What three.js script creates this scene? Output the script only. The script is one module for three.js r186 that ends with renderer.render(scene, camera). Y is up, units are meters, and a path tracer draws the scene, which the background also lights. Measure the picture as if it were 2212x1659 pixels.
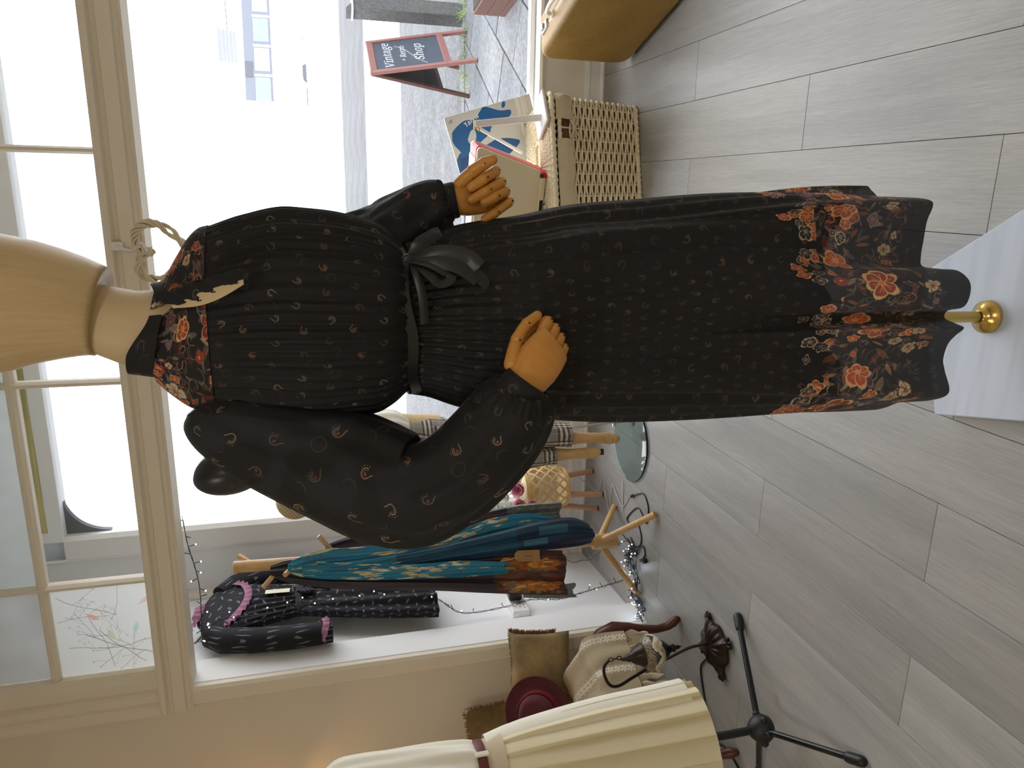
import * as THREE from 'three';
import { RoundedBoxGeometry } from 'three/addons/geometries/RoundedBoxGeometry.js';
import { mergeGeometries, mergeVertices } from 'three/addons/utils/BufferGeometryUtils.js';
import { RectAreaLightUniformsLib } from 'three/addons/lights/RectAreaLightUniformsLib.js';
import { MarchingCubes } from 'three/addons/objects/MarchingCubes.js';

// ---------------------------------------------------------------- camera, sky, lights, exposure
RectAreaLightUniformsLib.init();
const scene = new THREE.Scene();
const EYE = 1.4847;
const camera = new THREE.PerspectiveCamera(55.296, 2212 / 1659, 0.05, 300);
{ // the phone is held upright but the picture is stored on its side: world up points to the left of the frame
  const ex = [0.967227, -0.047284, -0.249473], ey = [-0.018699, 0.966577, -0.255695], ez = [0.253225, 0.25198, 0.934015];
  const m = new THREE.Matrix4().set(-ey[0], ex[0], ez[0], 0, -ey[1], ex[1], ez[1], EYE, -ey[2], ex[2], ez[2], 0, 0, 0, 0, 1);
  camera.position.set(0, EYE, 0);
  camera.quaternion.setFromRotationMatrix(m);
}
const renderer = new THREE.WebGLRenderer({ antialias: true });
renderer.toneMapping = THREE.LinearToneMapping;
renderer.toneMappingExposure = 1.3;
renderer.shadowMap.enabled = true;
{ // bright hazy overcast sky, a little brighter towards the zenith
  const w = 64, h = 32, d = new Float32Array(w * h * 4);
  for (let j = 0; j < h; j++) for (let i = 0; i < w; i++) {
    const up = Math.sin(((j + 0.5) / h - 0.5) * Math.PI), k = up > 0 ? 3.0 + 0.9 * up : 1.0, o = (j * w + i) * 4;
    d[o] = k * 0.965; d[o + 1] = k * 0.995; d[o + 2] = k * 1.05; d[o + 3] = 1;
  }
  const sky = new THREE.DataTexture(d, w, h, THREE.RGBAFormat, THREE.FloatType);
  sky.mapping = THREE.EquirectangularReflectionMapping; sky.magFilter = THREE.LinearFilter; sky.needsUpdate = true;
  scene.background = sky; scene.environment = sky;
}
const LAMP_WARM = new THREE.Color(1.0, 0.93, 0.82), LAMP_POWER = 2.3, LAMP_GLOW = new THREE.Color(1.0, 0.62, 0.26);

// ---------------------------------------------------------------- helpers
function rng(seed) { let a = seed | 0; return () => { a = (a + 0x6d2b79f5) | 0; let t = Math.imul(a ^ (a >>> 15), 1 | a); t = (t + Math.imul(t ^ (t >>> 7), 61 | t)) ^ t; return ((t ^ (t >>> 14)) >>> 0) / 4294967296; }; }
const lerp = THREE.MathUtils.lerp, clamp = THREE.MathUtils.clamp, PI = Math.PI, sstep = (x, a, b) => { const t = THREE.MathUtils.clamp((x - a) / (b - a), 0, 1); return t * t * (3 - 2 * t); };
const V = (x, y, z) => new THREE.Vector3(x, y, z);
const used = new Map();
function numbered(name) { const n = used.get(name) ?? 0; used.set(name, n + 1); return n ? name + '_' + String(n).padStart(3, '0') : name; }
const rgb = (r, g, b) => new THREE.Color().setRGB(r / 255, g / 255, b / 255, THREE.SRGBColorSpace);
const std = (color, rough = 0.7, o = {}) => new THREE.MeshStandardMaterial({ color: Array.isArray(color) ? rgb(...color) : color, roughness: rough, ...o });
const phys = (color, rough = 0.7, o = {}) => new THREE.MeshPhysicalMaterial({ color: Array.isArray(color) ? rgb(...color) : color, roughness: rough, ...o });
function thing(name, label, category, [x, y, z] = [0, 0, 0], turn = 0, group) {
  const o = new THREE.Group(); o.name = numbered(name); o.position.set(x, y, z); o.rotation.y = turn;
  o.userData = { label, category }; if (group) o.userData.group = group;
  scene.add(o); return o;
}
function part(parent, name, geo, mat, label) {
  const m = new THREE.Mesh(Array.isArray(geo) ? merge(geo) : geo, mat);
  m.name = numbered(name); m.castShadow = m.receiveShadow = true; if (label) m.userData.label = label;
  parent.add(m); return m;
}
function struct(name, geo, mat, label) { const m = part(scene, name, geo, mat, label); m.userData.kind = 'structure'; return m; }
function solo(name, label, category, geo, mat, group) { const m = part(scene, name, geo, mat, label); m.userData.category = category; if (group) m.userData.group = group; return m; }
function merge(list) {
  const l = list.map((g) => { g = g.index ? g.toNonIndexed() : g; for (const k of Object.keys(g.attributes)) if (!['position', 'normal', 'uv'].includes(k)) g.deleteAttribute(k); return g; });
  return mergeGeometries(l);
}
const box = (w, h, d, x = 0, y = 0, z = 0, r = 0, seg = 2) => { const g = r ? new RoundedBoxGeometry(w, h, d, seg, r) : new THREE.BoxGeometry(w, h, d); return g.translate(x, y, z); };
const box2 = (x0, x1, y0, y1, z0, z1, r = 0) => box(x1 - x0, y1 - y0, z1 - z0, (x0 + x1) / 2, (y0 + y1) / 2, (z0 + z1) / 2, r);
const cyl = (r0, r1, h, x = 0, y = 0, z = 0, seg = 24) => new THREE.CylinderGeometry(r0, r1, h, seg).translate(x, y, z);
const lathe = (pts, seg = 32) => new THREE.LatheGeometry(pts.map(([r, y]) => new THREE.Vector2(r, y)), seg);
const vec = (p) => (p.isVector3 ? p : V(p[0], p[1], p[2]));
function rod(a, b, r0, r1 = r0, seg = 14) { // a straight round bar between two points
  a = vec(a); b = vec(b); const d = b.clone().sub(a), g = new THREE.CylinderGeometry(r1, r0, d.length(), seg);
  g.applyQuaternion(new THREE.Quaternion().setFromUnitVectors(V(0, 1, 0), d.clone().normalize()));
  const c = a.clone().add(b).multiplyScalar(0.5); return g.translate(c.x, c.y, c.z);
}
const curve = (pts, closed = false, t = 0.5) => new THREE.CatmullRomCurve3(pts.map(vec), closed, 'catmullrom', t);
const tube = (pts, r, seg = 40, rad = 8, closed = false) => new THREE.TubeGeometry(curve(pts, closed), seg, r, rad, closed);
// Rings of points joined into a skin. rings[i][j] are [x,y,z]; closed goes round. uv(i,j) may be given.
function loft(rings, { closed = true, cap0 = false, cap1 = false, uv } = {}) {
  const n = rings.length, m = rings[0].length, w = closed ? m + 1 : m, pos = [], uvs = [], idx = [];
  for (let i = 0; i < n; i++) for (let j = 0; j < w; j++) { const p = rings[i][j % m]; pos.push(p[0], p[1], p[2]); const t = uv ? uv(i, j) : [j / (w - 1), i / (n - 1)]; uvs.push(t[0], t[1]); }
  for (let i = 0; i < n - 1; i++) for (let j = 0; j < w - 1; j++) { const a = i * w + j, b = a + 1, c = a + w, d = c + 1; idx.push(a, b, d, a, d, c); }
  const cap = (i, flip) => { const c = [0, 0, 0]; for (let j = 0; j < m; j++) for (let k = 0; k < 3; k++) c[k] += rings[i][j][k] / m; const at = pos.length / 3; pos.push(...c); uvs.push(0.5, 0.5); for (let j = 0; j < m; j++) { pos.push(...rings[i][j]); uvs.push(0.5, 0.5); } for (let j = 0; j < m; j++) { const a = at + 1 + j, b = at + 1 + ((j + 1) % m); flip ? idx.push(at, b, a) : idx.push(at, a, b); } };
  if (cap0) cap(0, true); if (cap1) cap(n - 1, false);
  const g = new THREE.BufferGeometry();
  g.setAttribute('position', new THREE.Float32BufferAttribute(pos, 3)); g.setAttribute('uv', new THREE.Float32BufferAttribute(uvs, 2)); g.setIndex(idx);
  g.computeVertexNormals();
  if (closed) { const N = g.attributes.normal, a = V(0, 0, 0), b = V(0, 0, 0); for (let i = 0; i < n; i++) { a.fromBufferAttribute(N, i * w); b.fromBufferAttribute(N, i * w + w - 1); a.add(b).normalize(); N.setXYZ(i * w, a.x, a.y, a.z); N.setXYZ(i * w + w - 1, a.x, a.y, a.z); } }
  return g;
}
// A skin swept along points with a radius (or [across, along-normal]) each, seen as tapered limb or finger; round ends.
function limb(pts, radii, { seg = 16, round0 = false, round1 = false, up = V(0, 0, 1), uvm } = {}) {
  const P = pts.map(vec), rings = []; let len = 0;
  const ringAt = (c, t, ra, rb) => { const x = V(0, 0, 0).crossVectors(up, t); if (x.lengthSq() < 1e-6) x.set(1, 0, 0); x.normalize(); const y = V(0, 0, 0).crossVectors(t, x).normalize(), r = []; for (let j = 0; j < seg; j++) { const a = (j / seg) * 2 * PI, q = c.clone().addScaledVector(x, Math.cos(a) * ra).addScaledVector(y, Math.sin(a) * rb); r.push([q.x, q.y, q.z]); } return r; };
  const rad = (i) => (Array.isArray(radii[i]) ? radii[i] : [radii[i], radii[i]]), T = P.map((p, i) => P[Math.min(i + 1, P.length - 1)].clone().sub(P[Math.max(i - 1, 0)]).normalize()), vs = [];
  if (round0) for (const k of [0.02, 0.35, 0.65, 0.88]) { const [a, b] = rad(0); rings.push(ringAt(P[0].clone().addScaledVector(T[0], -Math.sqrt(1 - k * k) * (a + b) / 2), T[0], a * k, b * k)); vs.push(0); }
  P.forEach((p, i) => { if (i) len += p.distanceTo(P[i - 1]); rings.push(ringAt(p, T[i], ...rad(i))); vs.push(len); });
  const e = P.length - 1; if (round1) for (const k of [0.88, 0.65, 0.35, 0.02]) { const [a, b] = rad(e); rings.push(ringAt(P[e].clone().addScaledVector(T[e], Math.sqrt(1 - k * k) * (a + b) / 2), T[e], a * k, b * k)); vs.push(len); }
  return loft(rings, { cap0: true, cap1: true, uv: uvm ? (i, j) => [(j / seg) * uvm, vs[i]] : undefined });
}
const resample = (pts, n, closed = false) => curve(pts, closed).getPoints(closed ? n : n - 1).slice(0, n);
const table = (rows, y) => { // rows sorted by first column; smooth interpolation of the other columns
  const asc = rows[0][0] < rows[rows.length - 1][0], R = asc ? rows : [...rows].reverse(); y = clamp(y, R[0][0], R[R.length - 1][0]);
  let i = 0; while (i < R.length - 2 && y > R[i + 1][0]) i++;
  const a = R[i], b = R[i + 1], u = (y - a[0]) / (b[0] - a[0]), p = R[Math.max(0, i - 1)], q = R[Math.min(R.length - 1, i + 2)];
  return a.slice(1).map((v, k) => { const m0 = (b[k + 1] - p[k + 1]) / Math.max(1e-6, b[0] - p[0]) * (b[0] - a[0]), m1 = (q[k + 1] - v) / Math.max(1e-6, q[0] - a[0]) * (b[0] - a[0]), u2 = u * u, u3 = u2 * u; return (2 * u3 - 3 * u2 + 1) * v + (u3 - 2 * u2 + u) * m0 + (3 * u2 - 2 * u3) * b[k + 1] + (u3 - u2) * m1; });
};
// ---------------------------------------------------------------- textures
function canvasTex(w, h, draw, { srgb = true, repeat, wrap = true } = {}) {
  const c = document.createElement('canvas'); c.width = w; c.height = h; draw(c.getContext('2d'), w, h);
  const t = new THREE.CanvasTexture(c); if (srgb) t.colorSpace = THREE.SRGBColorSpace; if (wrap) t.wrapS = t.wrapT = THREE.RepeatWrapping; if (repeat) t.repeat.set(...repeat); t.anisotropy = 8; return t;
}
const hash = (x, y, s = 0) => { let h = Math.imul(x | 0, 374761393) ^ Math.imul(y | 0, 668265263) ^ Math.imul(s | 0, 1274126177); h = Math.imul(h ^ (h >>> 13), 1274126177); return ((h ^ (h >>> 16)) >>> 0) / 4294967296; };
const noise = (x, y, px, py, s) => { const ix = Math.floor(x), iy = Math.floor(y), fx = x - ix, fy = y - iy, u = fx * fx * (3 - 2 * fx), v = fy * fy * (3 - 2 * fy), w = (a, n) => ((a % n) + n) % n, H = (a, b) => hash(w(a, px), w(b, py), s); return lerp(lerp(H(ix, iy), H(ix + 1, iy), u), lerp(H(ix, iy + 1), H(ix + 1, iy + 1), u), v); };
function dataTex(w, h, f, { srgb = true, repeat } = {}) { // f(u,v) -> [r,g,b] in 0..255
  const d = new Uint8Array(w * h * 4);
  for (let j = 0; j < h; j++) for (let i = 0; i < w; i++) { const c = f(i / w, j / h), o = (j * w + i) * 4; d[o] = c[0]; d[o + 1] = c[1]; d[o + 2] = c[2]; d[o + 3] = 255; }
  const t = new THREE.DataTexture(d, w, h); t.magFilter = THREE.LinearFilter; t.wrapS = t.wrapT = THREE.RepeatWrapping; if (srgb) t.colorSpace = THREE.SRGBColorSpace; if (repeat) t.repeat.set(...repeat); t.needsUpdate = true; return t;
}
const speckle = (n, s, lo = 90, hi = 165) => dataTex(n, n, (u, v) => { const k = lo + (hi - lo) * (0.5 * hash(Math.round(u * n), Math.round(v * n), s) + 0.3 * noise(u * n / 4, v * n / 4, n / 4, n / 4, s + 1) + 0.2 * noise(u * 12, v * 12, 12, 12, s + 2)); return [k, k, k]; }, { srgb: false });
const grainBump = speckle(256, 3), weaveBump = dataTex(128, 128, (u, v) => { const a = Math.sin(u * 128 * PI / 4) * Math.sin(v * 128 * PI / 4), k = 128 + 90 * a + 30 * (hash(u * 128, v * 128, 9) - 0.5); return [k, k, k]; }, { srgb: false });

// ---------------------------------------------------------------- materials of the room
const M = {
  cream: std([235, 225, 205], 0.55), white: std([238, 238, 236], 0.5), whiteGloss: std([243, 243, 240], 0.3), wallWarm: std([228, 218, 200], 0.8, { bumpMap: grainBump, bumpScale: 0.0006 }),
  bayWall: std([236, 237, 238], 0.7), ceil: std([236, 232, 224], 0.9), panel: std([228, 222, 214], 0.6), dark: std([24, 23, 22], 0.5), black: std([14, 14, 15], 0.45), cable: std([22, 23, 25], 0.5),
  brass: std([200, 168, 96], 0.24, { metalness: 1 }), steel: std([200, 200, 200], 0.22, { metalness: 1 }), iron: std([40, 35, 32], 0.42, { metalness: 0.6 }),
  glass: phys([255, 255, 255], 0.0, { transmission: 1, ior: 1.5 }), paleWood: null, honey: null,
};
const woodTex = (base, amp, s, w = 512, h = 512, fx = 3, fy = 60) => dataTex(w, h, (u, v) => { const warp = noise(u * fx, v * 6, fx, 6, s) * 2.5, g = noise(u * fx * 2, v * fy + warp, fx * 2, fy, s + 1) * 0.6 + noise(u * fx * 8, v * fy * 3, fx * 8, fy * 3, s + 2) * 0.4 - 0.5; return base.map((c, k) => clamp(c + g * amp * (1 + k * 0.12), 0, 255)); });
const beechTex = woodTex([203, 164, 112], 26, 11), honeyTex = woodTex([201, 140, 62], 10, 21, 256, 256, 2, 16), headTex = woodTex([205, 178, 132], 14, 31, 512, 512, 3, 50);
M.beech = std(0xffffff, 0.45, { map: beechTex }); M.honey = std(0xffffff, 0.34, { map: honeyTex }); M.head = std(0xffffff, 0.42, { map: headTex }); M.neck = std([206, 182, 142], 0.5);

// ---------------------------------------------------------------- floor of planks running to the window
const PW = 0.22, PL = 1.437, PX = 0.5839;
const plankTex = [0, 1].map((s) => dataTex(1024, 512, (u, v) => { // u along the board, v across it (two board widths)
  const warp = noise(u * 2, v * 4, 2, 4, 40 + s) * 1.5 + noise(u * 5, v * 9, 5, 9, 41 + s) * 0.4, ring = Math.sin((v * 14 + warp * 1.6) * PI * 1.2);
  const fib = noise(u * 26, v * 330, 26, 330, 43 + s), fib2 = noise(u * 90, v * 512, 90, 512, 44 + s), patch = noise(u * 4, v * 6, 4, 6, 45 + s), band = noise(u * 2, v * 14 + warp, 2, 14, 46 + s);
  const knot = noise(u * 3, v * 3, 3, 3, 48 + s);
  let k = 160 + (fib - 0.5) * 16 + (fib2 - 0.5) * 9 + (patch - 0.5) * 16 + (band - 0.5) * 14 + Math.max(0, ring) ** 6 * -9 * sstep(knot, 0.45, 0.8);
  return [k * 1.0, k * 0.997, k * 0.975];
}));
const plankBump = dataTex(512, 256, (u, v) => { const k = 128 + (noise(u * 20, v * 200, 20, 200, 47) - 0.5) * 90; return [k, k, k]; }, { srgb: false });
const plankMats = [];
for (let t = 0; t < 2; t++) for (const [a, b, c] of [[255, 255, 255], [246, 244, 243], [236, 234, 234], [250, 247, 242]]) plankMats.push(std([a, b, c], 0.42, { map: plankTex[t], bumpMap: plankBump, bumpScale: 0.0004 }));
const floor = struct('floor', box2(-3.3, 2.4, -0.15, -0.012, -3.84, 2.6), std([120, 115, 108], 0.9));
{
  const r = rng(5), shapes = [];
  for (let v = 0; v < 6; v++) { // board shapes that differ only in where their grain is cut from the texture
    const g = box(PW - 0.0012, 0.012, PL - 0.0012, 0, -0.006, 0, 0.0011, 1), p = g.attributes.position, uv = g.attributes.uv, o = r(), q = r();
    for (let i = 0; i < p.count; i++) uv.setXY(i, o + p.getZ(i) / PL, q + p.getX(i) / (2 * PW));
    shapes.push(g);
  }
  for (let k = -8; k < 18; k++) for (let n = -3; n < 3; n++) {
    const even = ((k % 2) + 2) % 2 === 0, z0 = (even ? -2.809 : -2.088) + (n + 1) * PL, x = PX - (k + 0.5) * PW; // board from z0 to z0 + PL
    let a = z0 - PL, b = z0; if (b < -3.8 || a > 0.9 || x < -3.2 || x > 2.35) continue;
    let g = shapes[Math.floor(r() * 6)]; const m = plankMats[Math.floor(r() * plankMats.length)];
    if (a < -3.815) { // cut at the wall
      g = g.clone(); const p = g.attributes.position; for (let i = 0; i < p.count; i++) if (p.getZ(i) + (a + b) / 2 < -3.815) p.setZ(i, -3.815 - (a + b) / 2);
    }
    const o = part(floor, 'plank', g, m); o.position.set(x, 0, (a + b) / 2);
  }
}
// ---------------------------------------------------------------- shop walls, partition with its beam and transom lights
const extrudeX = (prof, x0, x1) => { // prof: [z,y] corners of a section, swept along x
  const s = new THREE.Shape(prof.map(([z, y]) => new THREE.Vector2(-z, y))), g = new THREE.ExtrudeGeometry(s, { depth: x1 - x0, bevelEnabled: false });
  return g.rotateY(PI / 2).translate(x0, 0, 0);
};
const extrudeY = (prof, y0, y1) => { const s = new THREE.Shape(prof.map(([x, z]) => new THREE.Vector2(x, -z))), g = new THREE.ExtrudeGeometry(s, { depth: y1 - y0, bevelEnabled: false }); return g.rotateX(-PI / 2).translate(0, y0, 0); };
struct('wall_left', box2(-3.45, -3.3, -0.15, 3.2, -3.06, 2.75), M.wallWarm);
struct('wall_right', box2(2.4, 2.55, -0.15, 3.2, -3.84, 2.75), M.wallWarm);
struct('wall_rear', box2(-3.45, 2.55, -0.15, 3.2, 2.6, 2.75), M.wallWarm);
struct('ceiling', box2(-3.45, 2.55, 3.05, 3.2, -4.05, 2.75), M.ceil);
struct('wall_partition', box2(-3.3, -2.06, 0, 3.05, -3.06, -2.90), M.wallWarm);
struct('baseboard_left', extrudeX([[-2.9, 0], [-2.885, 0], [-2.885, 0.09], [-2.89, 0.1], [-2.9, 0.1]], -3.3, -2.10), M.white);
// lining of the opening: white reveal, cream architrave towards the shop
struct('trim_1', extrudeY([[-2.06, -3.063], [-2.018, -3.063], [-2.018, -2.905], [-2.03, -2.895], [-2.06, -2.895]], 0, 2.06), M.white);
struct('trim_2', extrudeY([[-2.105, -2.9], [-2.105, -2.878], [-2.095, -2.868], [-2.035, -2.868], [-2.022, -2.88], [-2.02, -2.9]], 0, 2.06), M.cream);
struct('trim_3', extrudeX([[-2.985, 2.06], [-2.985, 2.19], [-2.862, 2.19], [-2.852, 2.178], [-2.856, 2.165], [-2.874, 2.155], [-2.878, 2.142], [-2.862, 2.136], [-2.862, 2.092], [-2.874, 2.086], [-2.876, 2.076], [-2.868, 2.068], [-2.872, 2.06]], -2.115, 2.4), M.cream, 'cream moulded beam');
struct('trim_4', extrudeY([[-2.125, -2.98], [-2.125, -2.868], [-2.09, -2.868], [-2.08, -2.878], [-2.06, -2.868], [-2.03, -2.868], [-2.018, -2.88], [-1.995, -2.866], [-1.96, -2.866], [-1.945, -2.88], [-1.918, -2.884], [-1.915, -2.98]], 2.19, 3.05), M.cream);
{
  const mut = (x, w = 0.024) => extrudeY([[x - w / 2, -2.93], [x - w / 2, -2.9], [x - w * 0.2, -2.882], [x + w * 0.2, -2.882], [x + w / 2, -2.9], [x + w / 2, -2.93]], 2.19, 3.05), bars = [];
  const win = struct('window_1', extrudeX([[-2.93, 2.542], [-2.9, 2.542], [-2.884, 2.552], [-2.884, 2.566], [-2.9, 2.577], [-2.93, 2.577]], -1.915, 2.4), M.cream, 'transom lights above the beam');
  for (const x of [-1.515, -0.704, 0.11, 0.92, 1.73]) part(win, 'muntin', mut(x), M.cream);
  part(win, 'top_rail', box2(-1.915, 2.4, 2.98, 3.05, -2.95, -2.88), M.cream);
  // panes: clear ones below, painted-over and printed ones at the left and above
  const painted = phys([222, 230, 228], 0.95, { transmission: 0.6, side: THREE.DoubleSide, map: dataTex(256, 256, (u, v) => { const k = 232 + (noise(u * 3, v * 3, 3, 3, 61) - 0.5) * 26 + (noise(u * 20, v * 7, 20, 7, 62) - 0.5) * 6; return [k, k, k]; }) });
  const milky = phys([240, 244, 243], 0.95, { transmission: 0.6, side: THREE.DoubleSide, map: dataTex(256, 256, (u, v) => { const k = v > 0.62 ? 244 : 216 + (noise(u * 5, v * 4, 5, 4, 63) - 0.5) * 26; return [k, k, k]; }) });
  const birds = canvasTex(1024, 1024, (c, w, h) => {
    c.fillStyle = '#eef2f1'; c.fillRect(0, 0, w, h); const r = rng(77);
    const branch = (x, y, a, len, wd, n) => { c.strokeStyle = `rgba(150,136,132,${0.4 + wd * 0.045})`; c.lineWidth = wd; c.lineCap = 'round'; c.beginPath(); c.moveTo(x, y); for (let i = 0; i < 7; i++) { a += (r() - 0.5) * 0.42; x += Math.cos(a) * len / 7; y += Math.sin(a) * len / 7; c.lineTo(x, y); if (n > 0 && r() < 0.36) { c.stroke(); branch(x, y, a + (r() < 0.5 ? 0.75 : -0.75), len * 0.45, wd * 0.6, n - 1); c.strokeStyle = `rgba(150,136,132,${0.4 + wd * 0.045})`; c.lineWidth = wd; c.beginPath(); c.moveTo(x, y); } } c.stroke(); if (n < 2) { c.fillStyle = 'rgba(150,160,150,.35)'; for (let k = 0; k < 3; k++) { c.beginPath(); c.ellipse(x + (r() - 0.5) * 26, y + (r() - 0.5) * 26, 9, 4, r() * 6, 0, 7); c.fill(); } } };
    for (const [x, y, a, l, wd] of [[150, 1000, -1.15, 760, 9], [60, 900, -0.75, 620, 8], [40, 560, -0.25, 640, 7], [330, 1010, -1.5, 900, 7], [900, 60, 2.1, 640, 7], [620, 40, 1.6, 520, 6], [980, 700, 3.6, 420, 5]]) branch(x, y, a, l, wd, 2);
    const bird = (x, y, s, t, body, head) => { c.save(); c.translate(x, y); c.rotate(t); c.scale(s, s); c.fillStyle = body; c.beginPath(); c.ellipse(0, 0, 46, 26, 0, 0, 7); c.fill(); c.beginPath(); c.moveTo(-34, -8); c.lineTo(-110, 16); c.lineTo(-30, 16); c.fill(); c.fillStyle = head; c.beginPath(); c.arc(44, -14, 19, 0, 7); c.fill(); c.beginPath(); c.moveTo(60, -20); c.lineTo(78, -12); c.lineTo(60, -8); c.fill(); c.restore(); };
    bird(640, 400, 1.0, 2.3, 'rgba(236,178,166,.85)', 'rgba(240,196,150,.9)'); bird(420, 560, 1.05, 2.9, 'rgba(214,220,196,.85)', 'rgba(232,214,190,.9)'); bird(470, 830, 1.0, 0.5, 'rgba(190,224,220,.85)', 'rgba(222,226,206,.9)'); bird(770, 950, 0.9, 1.2, 'rgba(240,206,206,.85)', 'rgba(236,190,186,.9)');
  }, { wrap: false });
  const pane = (x0, x1, y0, y1, mat) => { const g = new THREE.PlaneGeometry(x1 - x0, y1 - y0).translate((x0 + x1) / 2, (y0 + y1) / 2, -2.915); part(win, 'pane', g, mat); };
  const X = [-1.915, -1.515, -0.704, 0.11, 0.92, 1.73, 2.4];
  for (let i = 0; i < 6; i++) { pane(X[i], X[i + 1], 2.575, 2.99, i === 0 ? milky : i < 3 ? painted : M.glass); pane(X[i], X[i + 1], 2.187, 2.545, i === 0 ? phys(0xffffff, 0.95, { map: birds, transmission: 0.6, side: THREE.DoubleSide }) : M.glass); }
}
// ---------------------------------------------------------------- window bay: return wall, low wall with skirting, sill, plate glass
struct('wall_bay', extrudeY([[-2.26, -3.95], [-2.112, -3.95], [-2.112, -3.817], [-2.062, -3.06], [-2.26, -3.06]], 0, 3.05), M.bayWall);
struct('trim_5', extrudeY([[-2.112, -3.817], [-2.085, -3.817], [-2.083, -3.782], [-2.09, -3.776], [-2.09, -3.75], [-2.097, -3.744], [-2.106, -3.744]], 0.1, 2.9), M.panel);
const skirt = [[-3.817, 0], [-3.792, 0], [-3.79, 0.008], [-3.797, 0.017], [-3.803, 0.02], [-3.803, 0.074], [-3.798, 0.078], [-3.8, 0.096], [-3.817, 0.1]];
struct('wall_window', box2(-2.112, 2.4, -0.15, 0.345, -4.0, -3.817), M.panel);
struct('baseboard_window', extrudeX(skirt, -2.11, 2.4), M.white);
{ const g = extrudeX(skirt.map(([z, y]) => [z + 3.817, y]), 0, 0.76); g.rotateY(-PI / 2 + 0.066 + PI); const o = struct('baseboard_bay', g, M.white); o.position.set(-2.112, 0, -3.817); o.rotation.y = 0; }
struct('trim_6', [extrudeX([[-3.95, 0.345], [-3.742, 0.345], [-3.734, 0.352], [-3.738, 0.366], [-3.95, 0.37]], -1.86, 2.4), extrudeX([[-3.817, 0.33], [-3.795, 0.33], [-3.78, 0.345], [-3.817, 0.345]], -1.86, 2.4)], M.whiteGloss, 'white window sill');
{
  const w = struct('window_2', extrudeX([[-3.86, 0.368], [-3.82, 0.368], [-3.815, 0.378], [-3.826, 0.392], [-3.86, 0.396]], -1.85, 2.4), M.whiteGloss, 'shop front window');
  part(w, 'jamb', extrudeY([[-1.85, -3.9], [-1.85, -3.806], [-1.832, -3.8], [-1.735, -3.8], [-1.716, -3.822], [-1.716, -3.9]], 0.368, 2.9), M.whiteGloss);
  const headMat = std([246, 248, 247], 0.5), tape = std([214, 204, 150], 0.7, { map: dataTex(256, 32, (u, v) => { const k = 200 + 55 * noise(u * 9, v * 3, 9, 3, 70); return [k, k, k * 0.95]; }) });
  part(w, 'head', box2(-1.85, 2.4, 2.762, 2.9, -3.9, -3.80, 0.004), headMat);
  part(w, 'tape', box2(-1.68, -0.5, 2.828, 2.856, -3.8005, -3.7985), tape, 'strip of yellowed tape');
  { // dark rounded spandrel in the top corner of the glass
    const s = new THREE.Shape(); s.moveTo(-1.716, 2.765); s.lineTo(-1.53, 2.765); s.bezierCurveTo(-1.62, 2.745, -1.7, 2.69, -1.712, 2.56); s.lineTo(-1.716, 2.56);
    part(w, 'spandrel', new THREE.ExtrudeGeometry(s, { depth: 0.03, bevelEnabled: false, curveSegments: 16 }).translate(0, 0, -3.88), std([92, 98, 104], 0.6));
  }
  part(w, 'pane', new THREE.PlaneGeometry(4.12, 2.376).translate(0.344, 1.58, -3.84), M.glass);
}
struct('wall_front', [box2(-2.26, 2.55, 2.9, 6.2, -4.05, -3.85), box2(-6, -1.85, -0.15, 6.2, -4.05, -3.9), box2(-2.112, -1.85, 0.345, 2.9, -3.9, -3.817), box2(2.4, 6, -0.15, 6.2, -4.05, -3.85), box2(-6, 6, 6.2, 6.4, -4.05, 4)], M.bayWall);
struct('trim_7', extrudeX([[-4.08, 0.28], [-4.0, 0.28], [-3.86, 0.368], [-3.95, 0.368], [-4.08, 0.33]], -1.86, 2.4), std([214, 216, 218], 0.6));

// warm ceiling lamps of the shop, behind and above the photographer
for (const [x, z, w, p, l] of [[-1.6, 0.6, 0.5, 8, 'square warm ceiling panel nearest the left wall'], [1.0, 1.5, 0.5, 9, 'square warm ceiling panel at the rear of the shop']]) {
  const t = thing('ceiling_lamp', l, 'lamp', [x, 3.05, z]);
  part(t, 'housing', box(w + 0.04, 0.03, w + 0.04, 0, -0.015, 0, 0.006), M.white);
  part(t, 'diffuser', box(w, 0.01, w, 0, -0.033, 0), std([255, 240, 215], 0.6, { emissive: LAMP_WARM, emissiveIntensity: 1.5 }));
  const a = new THREE.RectAreaLight(LAMP_WARM, p * LAMP_POWER, w, w); a.position.set(0, -0.045, 0); a.rotation.x = -PI / 2; t.add(a);
}
{ // wall lamp on the partition, just out of the picture on the left
  const t = thing('wall_lamp', 'small warm wall lamp with a linen shade on the cream partition', 'lamp', [-2.82, 1.72, -2.9]);
  part(t, 'back_plate', cyl(0.05, 0.05, 0.02, 0, 0, 0).rotateX(PI / 2).translate(0, 0, 0.01), M.brass);
  part(t, 'arm', tube([[0, 0, 0.015], [0, -0.03, 0.09], [0, 0.02, 0.15], [0, 0.07, 0.15]], 0.007, 20, 8), M.brass);
  part(t, 'bulb', new THREE.SphereGeometry(0.03, 16, 12).translate(0, 0.11, 0.15), std([255, 236, 200], 0.5, { emissive: LAMP_GLOW, emissiveIntensity: 6 }));
  part(t, 'lamp_shade', loft([0, 1].map((k) => Array.from({ length: 32 }, (_, j) => [Math.cos(j / 32 * 2 * PI) * (0.11 - 0.04 * k), 0.04 + 0.15 * k, 0.15 + Math.sin(j / 32 * 2 * PI) * (0.11 - 0.04 * k)]))), phys([236, 220, 190], 0.95, { transmission: 0.45, side: THREE.DoubleSide }));
  const p = new THREE.PointLight(LAMP_GLOW, 0.18); p.position.set(0, 0.11, 0.15); p.castShadow = true; t.add(p);
}
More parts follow.
